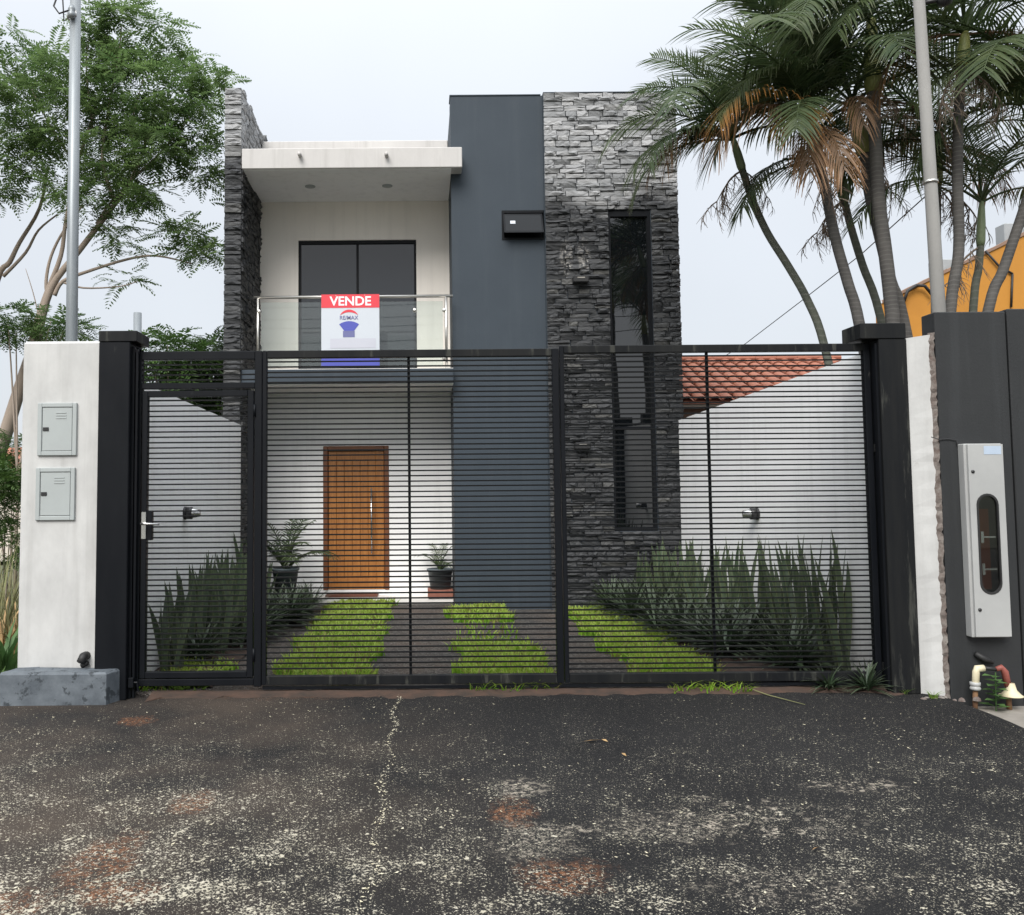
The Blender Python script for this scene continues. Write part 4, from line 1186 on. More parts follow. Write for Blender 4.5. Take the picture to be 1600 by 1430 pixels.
# ------------------------------------------------------------------ palms
def frond_mesh(name, elev, L, droop, leafL, mat, seed, n_=30, hang=.35, ragged=0., fold=0., wid=.0082):
    r_ = random.Random(seed)
    mb = MB()
    pts, tans = [], []
    p_ = Vector((0, 0, 0)); ns = 14
    for i in range(ns + 1):
        s_ = i / ns
        a = elev - droop * s_ ** 1.35
        t = Vector((math.cos(a), 0, math.sin(a)))
        pts.append(p_.copy()); tans.append(t)
        p_ = p_ + t * (L / ns)
    mb.tube(pts, [.016 * (1 - .8 * i / ns) + .002 for i in range(ns + 1)], 5)
    mb.t = [0.] * len(mb.v)
    for k in range(n_):
        s_ = .14 + .86 * k / (n_ - 1)
        f = s_ * ns; i0 = min(int(f), ns - 1); u = f - i0
        c = pts[i0].lerp(pts[i0 + 1], u); t = tans[i0].lerp(tans[i0 + 1], u).normalized()
        up = Vector((0, 1, 0)).cross(t) * -1
        up = t.cross(Vector((0, 1, 0)))
        if up.z < 0 and abs(t.z) < .95: up = -up
        prof = (math.sin(math.pi * min(1, .22 + s_ * .66)) ** .7)
        for sd_ in (-1, 1):
            if r_.random() < ragged: continue
            ll = leafL * prof * r_.uniform(.8, 1.08)
            d = (t * (.55 + .35 * s_) + Vector((0, sd_, 0)) * (1 - fold) * .9 + up * r_.uniform(.05, .28)).normalized()
            w = wid * r_.uniform(.75, 1.2)
            wd = d.cross(up).normalized()
            if wd.length < .1: wd = t
            wd = (wd + up * r_.uniform(-.4, .4)).normalized()
            prev = None; m_ = 4
            base = len(mb.v)
            h = hang * r_.uniform(.7, 1.4)
            for j in range(m_ + 1):
                q_ = j / m_
                pos = c + d * (ll * q_ * (1 - .18 * h * q_)) + Vector((0, 0, -1)) * (ll * h * q_ * q_)
                ww = w * (.6 + 1.4 * q_ * (1 - q_) * 2) * (1 - q_ ** 3) + .0015
                mb.v.append(tuple(pos - wd * ww)); mb.v.append(tuple(pos + wd * ww))
                mb.t += [q_, q_]
            for j in range(m_):
                a = base + 2 * j
                mb.f.append((a, a + 1, a + 3, a + 2))
    return mb.mesh(name, mat)
FR = {}
for i, (e, L, dr, hg) in enumerate(((80, 1.75, 1.0, .10), (64, 1.95, 1.35, .18), (48, 2.0, 1.6, .26), (30, 1.95, 1.7, .34), (10, 1.8, 1.5, .4), (-15, 1.5, 1.0, .45))):
    for s_ in range(2):
        FR['g', i, s_] = frond_mesh('frond', R(e), L, dr, .62, 'palm_green', 40 + i * 7 + s_, 46, hg, .05)
    FR['y', i, 0] = frond_mesh('frond', R(e), L * .85, dr, .56, 'palm_yellow', 90 + i, 40, hg + .2, .1)
    FR['b', i, 0] = frond_mesh('frond', R(e - 10), L * .85, dr * 1.1, .5, 'palm_brown', 130 + i, 36, hg + .35, .2, .35, .007)
FR['l', 0, 0] = frond_mesh('frond', R(70), 1.3, .8, .4, 'palm_bright', 170, 34, .2, 0, 0, .02)
def frond(par, kind, lev, az_, top_, sc=1., v_=0):
    o = link('frond', FR[kind, lev, v_ if kind == 'g' else 0], par, top_ - wloc(par))
    o.rotation_euler = (rnd.uniform(-.12, .12), rnd.uniform(-.08, .08), R(az_)); o.scale = (sc, sc, sc)
    return o
def inflo_mesh(seed):
    r_ = random.Random(seed); mb = MB()
    def br(p_, d, L, rad, dep):
        pts = [p_]; q_ = p_.copy(); dd = d.copy()
        for i in range(4):
            dd = (dd + Vector((r_.uniform(-.25, .25), r_.uniform(-.25, .25), -.22))).normalized()
            q_ = q_ + dd * L / 4; pts.append(q_.copy())
        mb.tube(pts, [rad * (1 - .15 * i) for i in range(5)], 4, False)
        if dep:
            for i in range(1, 5):
                for _ in range(3 if dep == 2 else 2):
                    nd = (dd + Vector((r_.uniform(-1, 1), r_.uniform(-1, 1), r_.uniform(-.6, .7)))).normalized()
                    br(pts[i], nd, L * .5, rad * .55, dep - 1)
    br(Vector((0, 0, 0)), Vector((1, 0, .1)), .5, .012, 2)
    return mb.mesh('flower_stalk', 'stalk')
IN = [inflo_mesh(i) for i in range(2)]
def palm(label, pix, Y, wpx, shaft_px, crown, tmat='palm_trunk', smat='crownshaft', dY=0., stalks=(), fs=1.):
    """pix: trunk points from low to high in photo pixels, the last two bound the crownshaft"""
    pts = [P(a, b, Y + dY * i / len(pix)) for i, (a, b) in enumerate(pix)]
    d0_ = pts[1] - pts[0]
    lean = d0_ / d0_.z
    foot = pts[0] + Vector((lean.x * .55, lean.y, 1)) * (-pts[0].z - .05)
    mid = (foot + pts[0]) / 2
    sc = Y / FPX
    t = thing('palm_tree', label, 'palm tree', foot, 'palms beyond the white side wall')
    tr_ = [foot, mid] + pts[:-1]
    # smooth the path
    sm_ = []
    for i in range(len(tr_) - 1):
        p0_, p1_ = tr_[max(i - 1, 0)], tr_[i]; p2_, p3_ = tr_[i + 1], tr_[min(i + 2, len(tr_) - 1)]
        for k_ in range(5):
            u = k_ / 5
            sm_.append(.5 * ((2 * p1_) + (p2_ - p0_) * u + (2 * p0_ - 5 * p1_ + 4 * p2_ - p3_) * u * u + (3 * p1_ - p0_ - 3 * p2_ + p3_) * u ** 3))
    sm_.append(tr_[-1])
    r0_ = wpx / 2 * sc * .84
    part('trunk', MB().tube(sm_, [r0_ * (1.12 - .2 * i / len(sm_)) for i in range(len(sm_))], 10), tmat, t, True)
    a, b = pts[-2], pts[-1]
    rs_ = shaft_px / 2 * sc
    part('crownshaft', MB().tube([a.lerp(b, u) for u in (0, .12, .5, .85, 1.)], [rs_ * .85, rs_ * 1.05, rs_, rs_ * .75, rs_ * .5], 10), smat, t, True)
    for c_ in crown:
        kind, lev, az_ = c_[:3]
        frond(t, kind, lev, az_, b + Vector((0, 0, -.05 + .02 * (5 - lev))), fs * (c_[3] if len(c_) > 3 else rnd.uniform(.85, 1.12)), rnd.randrange(2))
    for (az_, s_) in stalks:
        o = link('flower_stalk', IN[rnd.randrange(2)], t, a - wloc(t)); o.rotation_euler = (0, .45, R(az_)); o.scale = (s_ * 1.35,) * 3
    return t
# azimuth: 0 = right of picture, 180 = left, 270 = towards the camera
palm('slender palm with strongly leaning thin trunk, closest to the stone tower', [(1289, 544), (1262, 470), (1231, 415), (1199, 364), (1176, 313), (1160, 266), (1145, 215)], 9.9, 14, 13,
     [('g', 1, 150, .7), ('g', 2, 200, .75), ('g', 3, 185, .85), ('g', 3, 230), ('g', 4, 190, .8), ('b', 3, 200, .7), ('g', 1, 40), ('g', 2, 330), ('b', 3, 170, .7), ('g', 4, 205, .8), ('g', 0, 100, .8), ('g', 2, 260), ('g', 3, 20), ('g', 1, 200, .7), ('g', 0, 160, .7), ('g', 4, 170, .75)], 'palm_trunk_green', 'crownshaft_green', stalks=((200, .8), (-10, .6)))
palm('palm with hanging orange and brown fronds on a ringed straight trunk', [(1344, 513), (1325, 443), (1305, 372), (1289, 294), (1280, 251), (1268, 190)], 9.4, 19, 17,
     [('g', 0, 165, 1.1), ('g', 0, 190, .95), ('g', 1, 185, .9), ('y', 3, 205, .9), ('y', 4, 235, .75), ('b', 5, 240, .8), ('g', 4, 240, .8), ('g', 3, 160, .8), ('g', 1, 120, .8), ('g', 0, 200, .8), ('g', 1, 170, .75), ('g', 2, 140, .75), ('g', 2, 215, .85), ('y', 3, 175, .8), ('b', 3, 200, .9), ('g', 1, 60), ('g', 3, 20), ('g', 0, 270), ('g', 2, 340), ('b', 5, 265, .8)], stalks=((240, .8),))
palm('short green palm with bare lower stem and few thin fronds between thicker trunks', [(1376, 497), (1348, 415), (1329, 353), (1319, 313), (1310, 255)], 10.2, 14, 16,
     [('g', 1, 170, .8), ('g', 2, 220, .8), ('g', 4, 200, .95), ('g', 2, 20, .8), ('g', 3, 330, .7), ('g', 0, 90, .8), ('g', 4, 180, .8)], 'palm_trunk_green', 'crownshaft_green', stalks=((190, .8), (210, .7)))
palm('thickest palm with tall straight trunk and olive crownshaft', [(1395, 501), (1383, 392), (1373, 313), (1367, 200), (1364, 145), (1361, 30)], 9.3, 24, 25,
     [('g', 0, 30), ('g', 1, 160, .8), ('g', 1, 350), ('g', 2, 200, .85), ('g', 2, 250), ('g', 3, 180, .85), ('g', 3, 330), ('g', 4, 10), ('g', 2, 60), ('g', 4, 220), ('g', 3, 120)], stalks=((190, .7), (-40, .6)))
palm('palm twinned with the thickest one, bending towards the house', [(1411, 500), (1392, 440), (1376, 376), (1358, 300), (1351, 240), (1330, 160)], 9.55, 20, 24,
     [('g', 0, 175, 1.15), ('g', 0, 195, 1.0), ('g', 1, 185, 1.0), ('g', 0, 120, .8), ('g', 1, 200, .75), ('g', 2, 170, .8), ('g', 3, 200, .9), ('b', 4, 250, .6), ('g', 3, 260), ('g', 1, 20), ('b', 4, 330, .8), ('g', 3, 350), ('g', 2, 290), ('l', 0, 175, 1.), ('g', 2, 140), ('g', 4, 185)], stalks=((20, .8),))
palm('palm with dark closely ringed upright trunk beside the leaning pole', [(1485, 486), (1498, 392), (1496, 274), (1498, 176), (1503, 105), (1508, 50)], 9.0, 19, 20,
     [('g', 1, 20), ('g', 1, 190), ('g', 2, 0), ('g', 2, 240), ('g', 3, 200), ('g', 3, 340), ('b', 4, 180, .8), ('b', 4, 350, .7), ('g', 4, 30), ('g', 0, 90), ('g', 2, 300), ('g', 3, 170)], stalks=((200, .9), (340, .8)))
palm('young palm with pale green crownshaft before the yellow wall', [(1521, 478), (1529, 420), (1532, 385), (1534, 315)], 9.8, 14, 13,
     [('g', 1, 200, .75), ('g', 1, 20, .8), ('g', 2, 170, .85), ('g', 2, 350, .9), ('g', 3, 10, .8), ('g', 3, 190, .9), ('g', 0, 90, .8), ('g', 2, 280, .8)], 'palm_trunk_green', 'crownshaft_green', stalks=((180, .8),))
palm('palm leaning away from the house with trunk crossing the yellow wall', [(1544, 486), (1567, 423), (1591, 353), (1618, 270), (1630, 220), (1642, 160)], 9.2, 18, 17,
     [('g', 1, 170), ('g', 2, 200), ('g', 2, 150), ('g', 3, 190), ('g', 1, 30), ('g', 3, 220), ('g', 4, 180), ('g', 2, 0), ('g', 3, 340)])
palm('palm half hidden behind the leaning pole with dry hanging boots', [(1462, 480), (1463, 400), (1464, 290), (1466, 225)], 10.4, 16, 16,
     [('g', 1, 160), ('g', 2, 200), ('g', 3, 185), ('g', 3, 350), ('b', 3, 30, .8), ('b', 3, 200, .8), ('g', 1, 20), ('g', 2, 340), ('g', 0, 60), ('g', 4, 195, .9), ('b', 4, 0, .7)], stalks=((330, .9), (20, .8)))
# palms across the street: seen in the photograph only as reflections in the stair window
for x, y, h, lab in ((6.15, -4.2, 7.2, 'palm across the street, the taller of two mirrored in the stair window'), (7.35, -4.8, 6.6, 'palm across the street, the shorter of two mirrored in the stair window')):
    t = thing('palm_tree', lab, 'palm tree', (x, y, -.05))
    part('trunk', MB().tube([(x, y, -.05), (x + .06, y, h * .5), (x - .05, y, h)], [.13, .11, .09], 10), 'palm_trunk', t, True)
    part('crownshaft', MB().tube([(x - .05, y, h), (x - .06, y, h + .7)], [.10, .06], 10), 'crownshaft', t, True)
    for i in range(13):
        frond(t, 'g', rnd.choice((0, 1, 2, 3, 3)), i * 28 + rnd.uniform(-10, 10), Vector((x - .06, y, h + .65)), 1.5, i % 2)
# power line across the street, mirrored in the balcony glass
for x in (-16, 9):
    single('street_pole', MB().tube([(x, -5.5, -.1), (x, -5.5, 8.2)], [.16, .11], 12), 'concrete_pole', 'concrete power pole across the street ' + ('beside the palms' if x > 0 else 'at the far end of the wires'), 'pole', loc=(x, -5.5, 0), smooth=True)
for z in (6.7, 7.2, 7.5, 7.9):
    pts = [(-16 + 2.5 * i, -5.5, z + .03 * i - .35 * math.sin(math.pi * i / 10)) for i in range(11)]
    single('power_wire', MB().tube(pts, .012, 5), 'wire', 'black power wire strung across the street, mirrored in the balcony glass', 'wire', 'power wires across the street', smooth=True)

# ------------------------------------------------------------------ feathery tree on the vacant lot
def spray_shape(seed, L=.40, pairs=9, pin=.12):
    r_ = random.Random(seed); vs_, fs = [], []
    sag = r_.uniform(.15, .45)
    for k in range(pairs):
        s_ = .12 + .88 * k / (pairs - 1)
        c = Vector((L * s_, 0, -L * sag * s_ * s_))
        pl_ = pin * (math.sin(math.pi * (.18 + .74 * s_))) * r_.uniform(.85, 1.1)
        for sd_ in (-1, 1):
            d = Vector((.55, sd_, r_.uniform(-.35, .1))).normalized()
            w = Vector((.8, -sd_ * .5, 0)).normalized() * .016
            b = len(vs_)
            vs_ += [c - w * .5, c + d * pl_ * .55 - w, c + d * pl_ + Vector((0, 0, -.012)), c + d * pl_ * .55 + w]
            fs.append((b, b + 1, b + 2, b + 3))
    return np.array([tuple(v_) for v_ in vs_]), fs
SPR = [spray_shape(i) for i in range(6)]
def crown_mesh(clusters, per, mat, name, rs, size=1.):
    """clusters: (centre, radii) with leaves as drooping feathery sprays"""
    r_ = random.Random(rs); V, F_ = [], []; nv = 0
    for (c, rad, k) in clusters:
        for _ in range(int(per * k)):
            while True:
                u = Vector((r_.uniform(-1, 1), r_.uniform(-1, 1), r_.uniform(-1, 1)))
                if .15 < u.length < 1: break
            pos = Vector((c.x + u.x * rad[0], c.y + u.y * rad[1], c.z + u.z * rad[2]))
            a = math.atan2(u.y, u.x) + r_.uniform(-.9, .9)
            pit = r_.uniform(-.5, .55) + u.z * .5
            roll = r_.uniform(-.5, .5)
            sc = size * r_.uniform(.7, 1.2)
            Rm = (Matrix.Rotation(a, 3, 'Z') @ Matrix.Rotation(-pit, 3, 'Y') @ Matrix.Rotation(roll, 3, 'X'))
            vs_, fs = SPR[r_.randrange(len(SPR))]
            V.append(vs_ @ (np.array(Rm).T * sc) + np.array(pos)); F_ += [tuple(i + nv for i in f) for f in fs]; nv += len(vs_)
    me = bpy.data.meshes.new(name)
    me.from_pydata(np.concatenate(V).tolist(), [], F_)
    me.materials.append(M[mat])
    return me
YTr = 13.2
def TP(px, py, dy=0): return P(px, py, YTr + dy)
tree = thing('feathery_tree', 'tall spreading tree with feathery leaves and forked leaning trunks beside the galvanised pole', 'tree', TP(-55, 890) * 1)
tree.location.z = -.03
sps = YTr / FPX
mb = MB()
root = Vector((tree.location.x, YTr, -.05))
def limb(pts, r0_, r1_, n_=8):
    pts = [Vector(p_) for p_ in pts]
    s_ = []
    for i in range(len(pts) - 1):
        p0_, p1_ = pts[max(i - 1, 0)], pts[i]; p2_, p3_ = pts[i + 1], pts[min(i + 2, len(pts) - 1)]
        for k_ in range(4):
            u = k_ / 4
            s_.append(.5 * ((2 * p1_) + (p2_ - p0_) * u + (2 * p0_ - 5 * p1_ + 4 * p2_ - p3_) * u * u + (3 * p1_ - p0_ - 3 * p2_ + p3_) * u ** 3))
    s_.append(pts[-1])
    return MB().tube(s_, [r0_ + (r1_ - r0_) * i / (len(s_) - 1) for i in range(len(s_))], n_)
part('trunk', limb([root, TP(-20, 770), TP(8, 680), TP(38, 585), TP(60, 520)], .12, .075, 10), 'bark', tree, True)
for pts, a, b in (([TP(60, 525), TP(80, 450), TP(125, 390), TP(180, 318), TP(215, 260), TP(240, 180)], .062, .022),
                  ([TP(45, 560), TP(52, 520), TP(72, 460), TP(95, 400), TP(103, 345), TP(120, 260), TP(150, 170)], .048, .02),
                  ([TP(85, 462), TP(98, 440), TP(135, 425), TP(200, 405), TP(245, 400), TP(300, 412)], .035, .01),
                  ([TP(95, 440), TP(130, 450), TP(185, 448), TP(215, 440)], .018, .006),
                  ([TP(75, 470), TP(72, 440), TP(80, 400), TP(100, 360), TP(130, 320)], .03, .015),
                  ([root, TP(-40, 600, .6), TP(-5, 440, .6), TP(15, 410, .6), TP(30, 380, .6), TP(62, 325, .6), TP(75, 260, .5)], .06, .02),
                  ([TP(5, 432, .6), TP(40, 395, .6), TP(60, 360, .6), TP(90, 335, .6)], .03, .012),
                  ([TP(180, 318), TP(160, 250), TP(170, 170), TP(185, 90), TP(190, 40)], .03, .008),
                  ([TP(200, 285), TP(250, 240), TP(300, 180)], .025, .008), ([TP(120, 260), TP(80, 200), TP(50, 140)], .02, .007),
                  ([TP(150, 350), TP(190, 300), TP(262, 282), TP(320, 260)], .02, .006), ([TP(215, 260), TP(205, 200), TP(225, 120)], .02, .006),
                  ([TP(145, 200), TP(135, 110), TP(140, 50)], .015, .005), ([TP(70, 545), TP(55, 470), TP(40, 420)], .012, .004)):
    part('limb', limb(pts, a, b), 'bark', tree, True)
cl = []
for px, py, rx, ry, k in ((140, 38, 22, 38, .5), (185, 28, 26, 40, .6), (244, 42, 22, 20, .25), (225, 95, 75, 38, 1.4), (300, 105, 50, 28, .7), (150, 110, 50, 40, .8), (285, 155, 65, 36, 1.2), (200, 165, 70, 40, 1.4),
                          (80, 95, 60, 34, .8), (100, 150, 70, 40, 1.1), (30, 130, 50, 40, .8), (40, 195, 70, 40, 1.1), (120, 215, 70, 34, 1.0), (225, 222, 80, 34, 1.4), (305, 215, 42, 30, .6), (20, 250, 50, 34, .7),
                          (190, 262, 70, 28, 1.0), (120, 295, 85, 22, .9), (220, 300, 60, 20, .7), (310, 262, 34, 20, .4), (335, 275, 16, 14, .12), (10, 300, 36, 22, .35), (175, 355, 28, 20, .3), (140, 335, 30, 14, .2),
                          (285, 360, 32, 22, .35), (318, 395, 36, 20, .42), (345, 385, 14, 16, .1), (205, 386, 22, 12, .14), (203, 437, 22, 9, .12), (315, 324, 9, 6, .03), (335, 130, 20, 20, .15), (5, 50, 24, 22, .25), (-40, 160, 50, 80, .8), (-50, 300, 40, 40, .4)):
    nsub = max(2, int(3 + k * 7))
    for _ in range(nsub):
        while True:
            u = (rnd.uniform(-1, 1), rnd.uniform(-1, 1), rnd.uniform(-1, 1))
            if u[0] ** 2 + u[1] ** 2 + u[2] ** 2 < 1: break
        c = TP(px + u[0] * rx * .85, py + u[2] * ry * .85, u[1] * rx / 75)
        f_ = rnd.uniform(.7, 1.2)
        cl.append((c, (18 * sps * f_, 18 * sps * f_, 6.5 * sps * f_), k / nsub))
o = link('crown', crown_mesh([(c - wloc(tree), a, k) for c, a, k in cl], 145, 'tree_leaf', 'crown', 5, .92), tree)
# thin sapling at the left edge, and trees behind the left wall
YS2 = 13
def small_tree(label, px, base_y, Y, tops, per, size, mat, rs, trunk_r=.04):
    f = P(px, base_y, Y); f.z = -.03
    t = thing('small_tree', label, 'tree', f)
    cs = []
    for a, b, rx, ry, k in tops:
        c = P(a, b, Y)
        s_ = Y / FPX
        part('branch', limb([Vector((f.x, Y, max(.1, c.z * .45))), Vector(((f.x * .4 + c.x * .6), Y, c.z * .8)), c], trunk_r * .6, .006, 6), 'bark', t, True)
        cs.append((c - wloc(t), (rx * s_, rx * s_, ry * s_), k))
    part('trunk', MB().tube([(f.x, Y, -.05), (f.x, Y, 1.2), (f.x + .03, Y, 2.0)], [trunk_r, trunk_r * .8, trunk_r * .6], 8), 'bark', t, True)
    link('crown', crown_mesh(cs, per, mat, 'crown', rs, size), t)
small_tree('thin sapling with small leaf tufts at the edge of the vacant lot', 24, 900, 12.6, ((12, 498, 36, 20, .6), (25, 520, 26, 12, .3), (100, 515, 45, 14, .5), (80, 500, 30, 10, .3)), 150, .8, 'tree_leaf', 11, .03)
small_tree('pale young tree with open leaf fans behind the white side wall', 262, 900, 13.4, ((262, 540, 32, 26, .6), (285, 555, 36, 20, .5), (240, 565, 26, 30, .5), (250, 600, 34, 24, .5)), 130, 1.0, 'far_leaf', 12, .035)
small_tree('dense bright green tree between white side wall and stone fin', 335, 900, 14.2, ((336, 548, 20, 20, .7), (330, 580, 40, 26, 1.2), (300, 610, 50, 30, 1.4), (345, 630, 40, 40, 1.2), (285, 590, 40, 20, .8), (310, 660, 60, 30, 1.)), 240, .8, 'bush_leaf', 13, .06)
# shrubs and weeds at the left edge
def bush(label, px, py, Y, clusters, per, size, mat, rs, dry=False):
    f = P(px, py, Y); f.z = -.03
    t = thing('shrub', label, 'shrub', f)
    s_ = Y / FPX
    cs = [(P(a, b, Y) - wloc(t), (rx * s_, rx * s_, ry * s_), k) for a, b, rx, ry, k in clusters]
    link('foliage', crown_mesh(cs, per, mat, 'foliage', rs, size), t)
    mb = MB()
    for a, b, rx, ry, k in clusters: mb.tube([f, P(a, b, Y)], [.015, .005], 5)
    part('stem', mb, 'bark', t, True)
bush('dark leafy shrub under the leaning tree trunk', 15, 950, 13, ((20, 700, 26, 24, .6), (-10, 740, 40, 30, .8), (24, 730, 20, 20, .5)), 150, .8, 'tree_leaf', 21)
bush('bright green shrub beside the white meter pillar', 5, 1000, 10.5, ((8, 752, 30, 22, .9), (-20, 790, 40, 40, 1.), (14, 850, 24, 30, .6)), 170, .7, 'bush_leaf', 22)
def blades(cx, cy, n_, rad, hmin, hmax, wid, r_, lean=.5, seg=3, taper=True, ox_=0, z0=0.):
    mb = MB(); mb.t = []
    for _ in range(n_):
        a = r_.uniform(0, math.tau); rr = rad * math.sqrt(r_.random())
        x, y = cx + rr * math.cos(a), cy + rr * math.sin(a)
        h = r_.uniform(hmin, hmax); w = wid * r_.uniform(.7, 1.2)
        da = a + r_.uniform(-.8, .8); ln_ = lean * r_.uniform(.3, 1.2) * h
        wa = r_.uniform(0, math.tau); wx, wy = math.cos(wa) * w, math.sin(wa) * w
        b = len(mb.v)
        for j in range(seg + 1):
            s_ = j / seg
            px_, py_ = x + math.cos(da) * ln_ * s_ * s_, y + math.sin(da) * ln_ * s_ * s_
            z = z0 + h * (s_ - .25 * lean * s_ * s_)
            k = (1 - s_ ** 2) if taper else 1
            mb.v += [(px_ - wx * k, py_ - wy * k, z), (px_ + wx * k, py_ + wy * k, z)]; mb.t += [s_, s_]
            if j: mb.f.append((b + 2 * j - 2, b + 2 * j - 1, b + 2 * j + 1, b + 2 * j))
    return mb
r_ = random.Random(5)
q = P(8, 880, 9.4)
single('dry_grass', blades(q.x, 9.4, 420, .55, .8, 1.5, .006, r_, .7, 4), 'dry_grass', 'tall clump of straw coloured grass beside the white meter pillar', 'grass clump', loc=(q.x, 9.4, 0))
q = P(5, 950, 8.9)
single('dead_brush', blades(q.x, 8.9, 260, .5, .4, .8, .012, r_, 1.2, 4), 'dry_leaf', 'heap of reddish brown dead leaves beside the white meter pillar', 'dead brush', loc=(q.x, 8.9, 0))
q = P(12, 1010, 8.1)
single('leafy_weed', blades(q.x - .05, 8.1, 40, .16, .25, .65, .028, r_, .9, 5), 'basil_leaf', 'broad bladed green weed beside the foot of white pillar', 'weed', loc=(q.x, 8.1, 0))
q = P(-8, 1040, 7.5)
single('leafy_weed', blades(q.x - .05, 7.5, 60, .2, .1, .26, .02, r_, .9, 4), 'bush_leaf', 'low dark green weed behind the painted kerb', 'weed', loc=(q.x, 7.5, 0))

# ------------------------------------------------------------------ snake plants and strap leaved plants
def snake_leaf(seed):
    r_ = random.Random(seed); mb = MB(); n_ = 8
    bend = r_.uniform(-.12, .12); tw = r_.uniform(-.9, .9)
    for i in range(n_ + 1):
        s_ = i / n_
        w = .027 * (.55 + 1.15 * s_ * (1.35 - s_)) * (1 - s_ ** 5) + .001
        a = tw * s_
        cx_, cy_ = bend * s_ * s_, .06 * math.sin(s_ * 2 + seed) * s_
        for u, k in ((-1, 0), (0, .35), (1, 0)):
            x, y = u * w, k * w
            mb.v.append((cx_ + x * math.cos(a) - y * math.sin(a), cy_ + x * math.sin(a) + y * math.cos(a), s_)); mb.t.append(abs(u))
    for i in range(n_):
        for k in range(2):
            mb.f.append((3 * i + k, 3 * i + k + 1, 3 * i + 4 + k, 3 * i + 3 + k))
    return mb.mesh('leaf', 'snake_leaf', smooth=True)
SN = [snake_leaf(i) for i in range(7)]
def snake_clump(x, y, h, label, group, n_=6, rad=.13):
    t = thing('snake_plant', label, 'snake plant', (x, y, .02), group)
    for i in range(n_):
        a = i / n_ * math.tau + rnd.uniform(-.5, .5); r_ = rad * rnd.uniform(.2, 1)
        o = link('leaf', SN[rnd.randrange(len(SN))], t, Vector((math.cos(a) * r_, math.sin(a) * r_ * 1.2, 0)))
        hh_ = h * rnd.uniform(.66, 1.0)
        o.scale = (1.05, 1.05, hh_)
        o.rotation_euler = (rnd.uniform(-.13, .13), rnd.uniform(-.14, .14), rnd.uniform(-.7, .7))
    return t
LR = 'tall snake plant clump growing against white wall below the tiled roof'
LL = 'tall snake plant clump growing against white wall behind the pedestrian gate'
for i in range(17):
    y = 7.75 + 4.2 * (i / 16) ** 1.15
    snake_clump(xw(y) - .15 - rnd.uniform(0, .1) - .1 * (i > 6), y, 1.27 - .30 * i / 16 + rnd.uniform(-.06, .06), LR, 'snake plants along the wall below the tiled roof', 7 + i // 4)
for i in range(7):
    y = 9.4 + 2.5 * i / 6
    snake_clump(xw(y) - .5 - rnd.uniform(0, .15), y, rnd.uniform(.78, .95), LR, 'snake plants along the wall below the tiled roof', 7)
for i in range(8):
    snake_clump(XL + .42 + rnd.uniform(-.08, .1), 8.9 + 2.6 * i / 7, rnd.uniform(.65, .95), LL, 'snake plants along the wall behind the pedestrian gate', 7)
for i in range(11):
    y = 7.85 + 3.7 * i / 10
    snake_clump(XL + .16 + rnd.uniform(0, .14), y, (.85 + .3 * i / 10) * rnd.uniform(.85, 1.1), LL, 'snake plants along the wall behind the pedestrian gate', 7)
def strap_mesh(seed, n_=70, L=.44):
    r_ = random.Random(seed); mb = MB(); mb.t = []
    for k in range(n_):
        a = r_.uniform(0, math.tau); el = r_.uniform(.15, 1.35); ll = L * r_.uniform(.65, 1.1); w = .0135 * r_.uniform(.8, 1.2)
        p_ = Vector((math.cos(a) * .05 * r_.random(), math.sin(a) * .05 * r_.random(), .03 + .10 * r_.random()))
        b = len(mb.v); sd_ = Vector((-math.sin(a), math.cos(a), 0))
        for j in range(5):
            s_ = j / 4
            e_ = el - 1.0 * s_ * (.5 + r_.random() * .1)
            if j: p_ = p_ + Vector((math.cos(a) * math.cos(e_), math.sin(a) * math.cos(e_), math.sin(e_))) * ll / 4
            ww = w * (.5 + 1.6 * s_ * (1 - s_) * 1.6) * (1 - s_ ** 4) + .001
            mb.v += [tuple(p_ - sd_ * ww), tuple(p_ + sd_ * ww)]; mb.t += [s_, s_]
            if j: mb.f.append((b + 2 * j - 2, b + 2 * j - 1, b + 2 * j + 1, b + 2 * j))
    return mb.mesh('strap_plant', 'strap_leaf')
ST = [strap_mesh(i) for i in range(5)]
def strap(x, y, s_, label, group=None):
    o = tag(link('strap_plant', ST[rnd.randrange(5)], None, Vector((x, y, .02))), label, 'plant', group)
    o.rotation_euler = (0, 0, rnd.uniform(0, 6.28)); o.scale = (s_,) * 3
    return o
SRl = 'low dark strap leaved plant in the bed before the snake plants below the tiled roof'
SLl = 'low dark strap leaved plant in the bed behind the pedestrian gate'
for i in range(15):
    y = 7.9 + 4.0 * i / 14
    for j, x in enumerate((xw(y) - .36, xw(y) - .64, xw(y) - .95)):
        if i < 2 and j == 2: continue
        strap(x + rnd.uniform(-.12, .12) - .08 * (y - 8) / 4 * (j > 0), y + rnd.uniform(-.1, .1), rnd.uniform(.8, 1.15), SRl, 'strap leaved plants below the tiled roof')
for i in range(12):
    y = 8.35 + 3.6 * i / 11
    for j, x in enumerate((-2.1, -1.88, -1.72)):
        if j == 1 and i < 3 or j == 2 and i < 7: continue
        strap(x + rnd.uniform(-.08, .08) + (.22 * (y - 9.5) / 3 if j and y > 9.5 else 0), y + rnd.uniform(-.1, .1), rnd.uniform(.75, 1.1), SLl, 'strap leaved plants behind the pedestrian gate')
q = G(1345, 1076, -.02)
strap(q.x, 7.28, .55, 'dark green strap leaved plant squeezed out beneath the gate by the worn pillar').location.z = -.03
strap(q.x - .3, 7.31, .5, 'small dark strap leaved plant flattened beneath the driveway gate edge').location.z = -.03

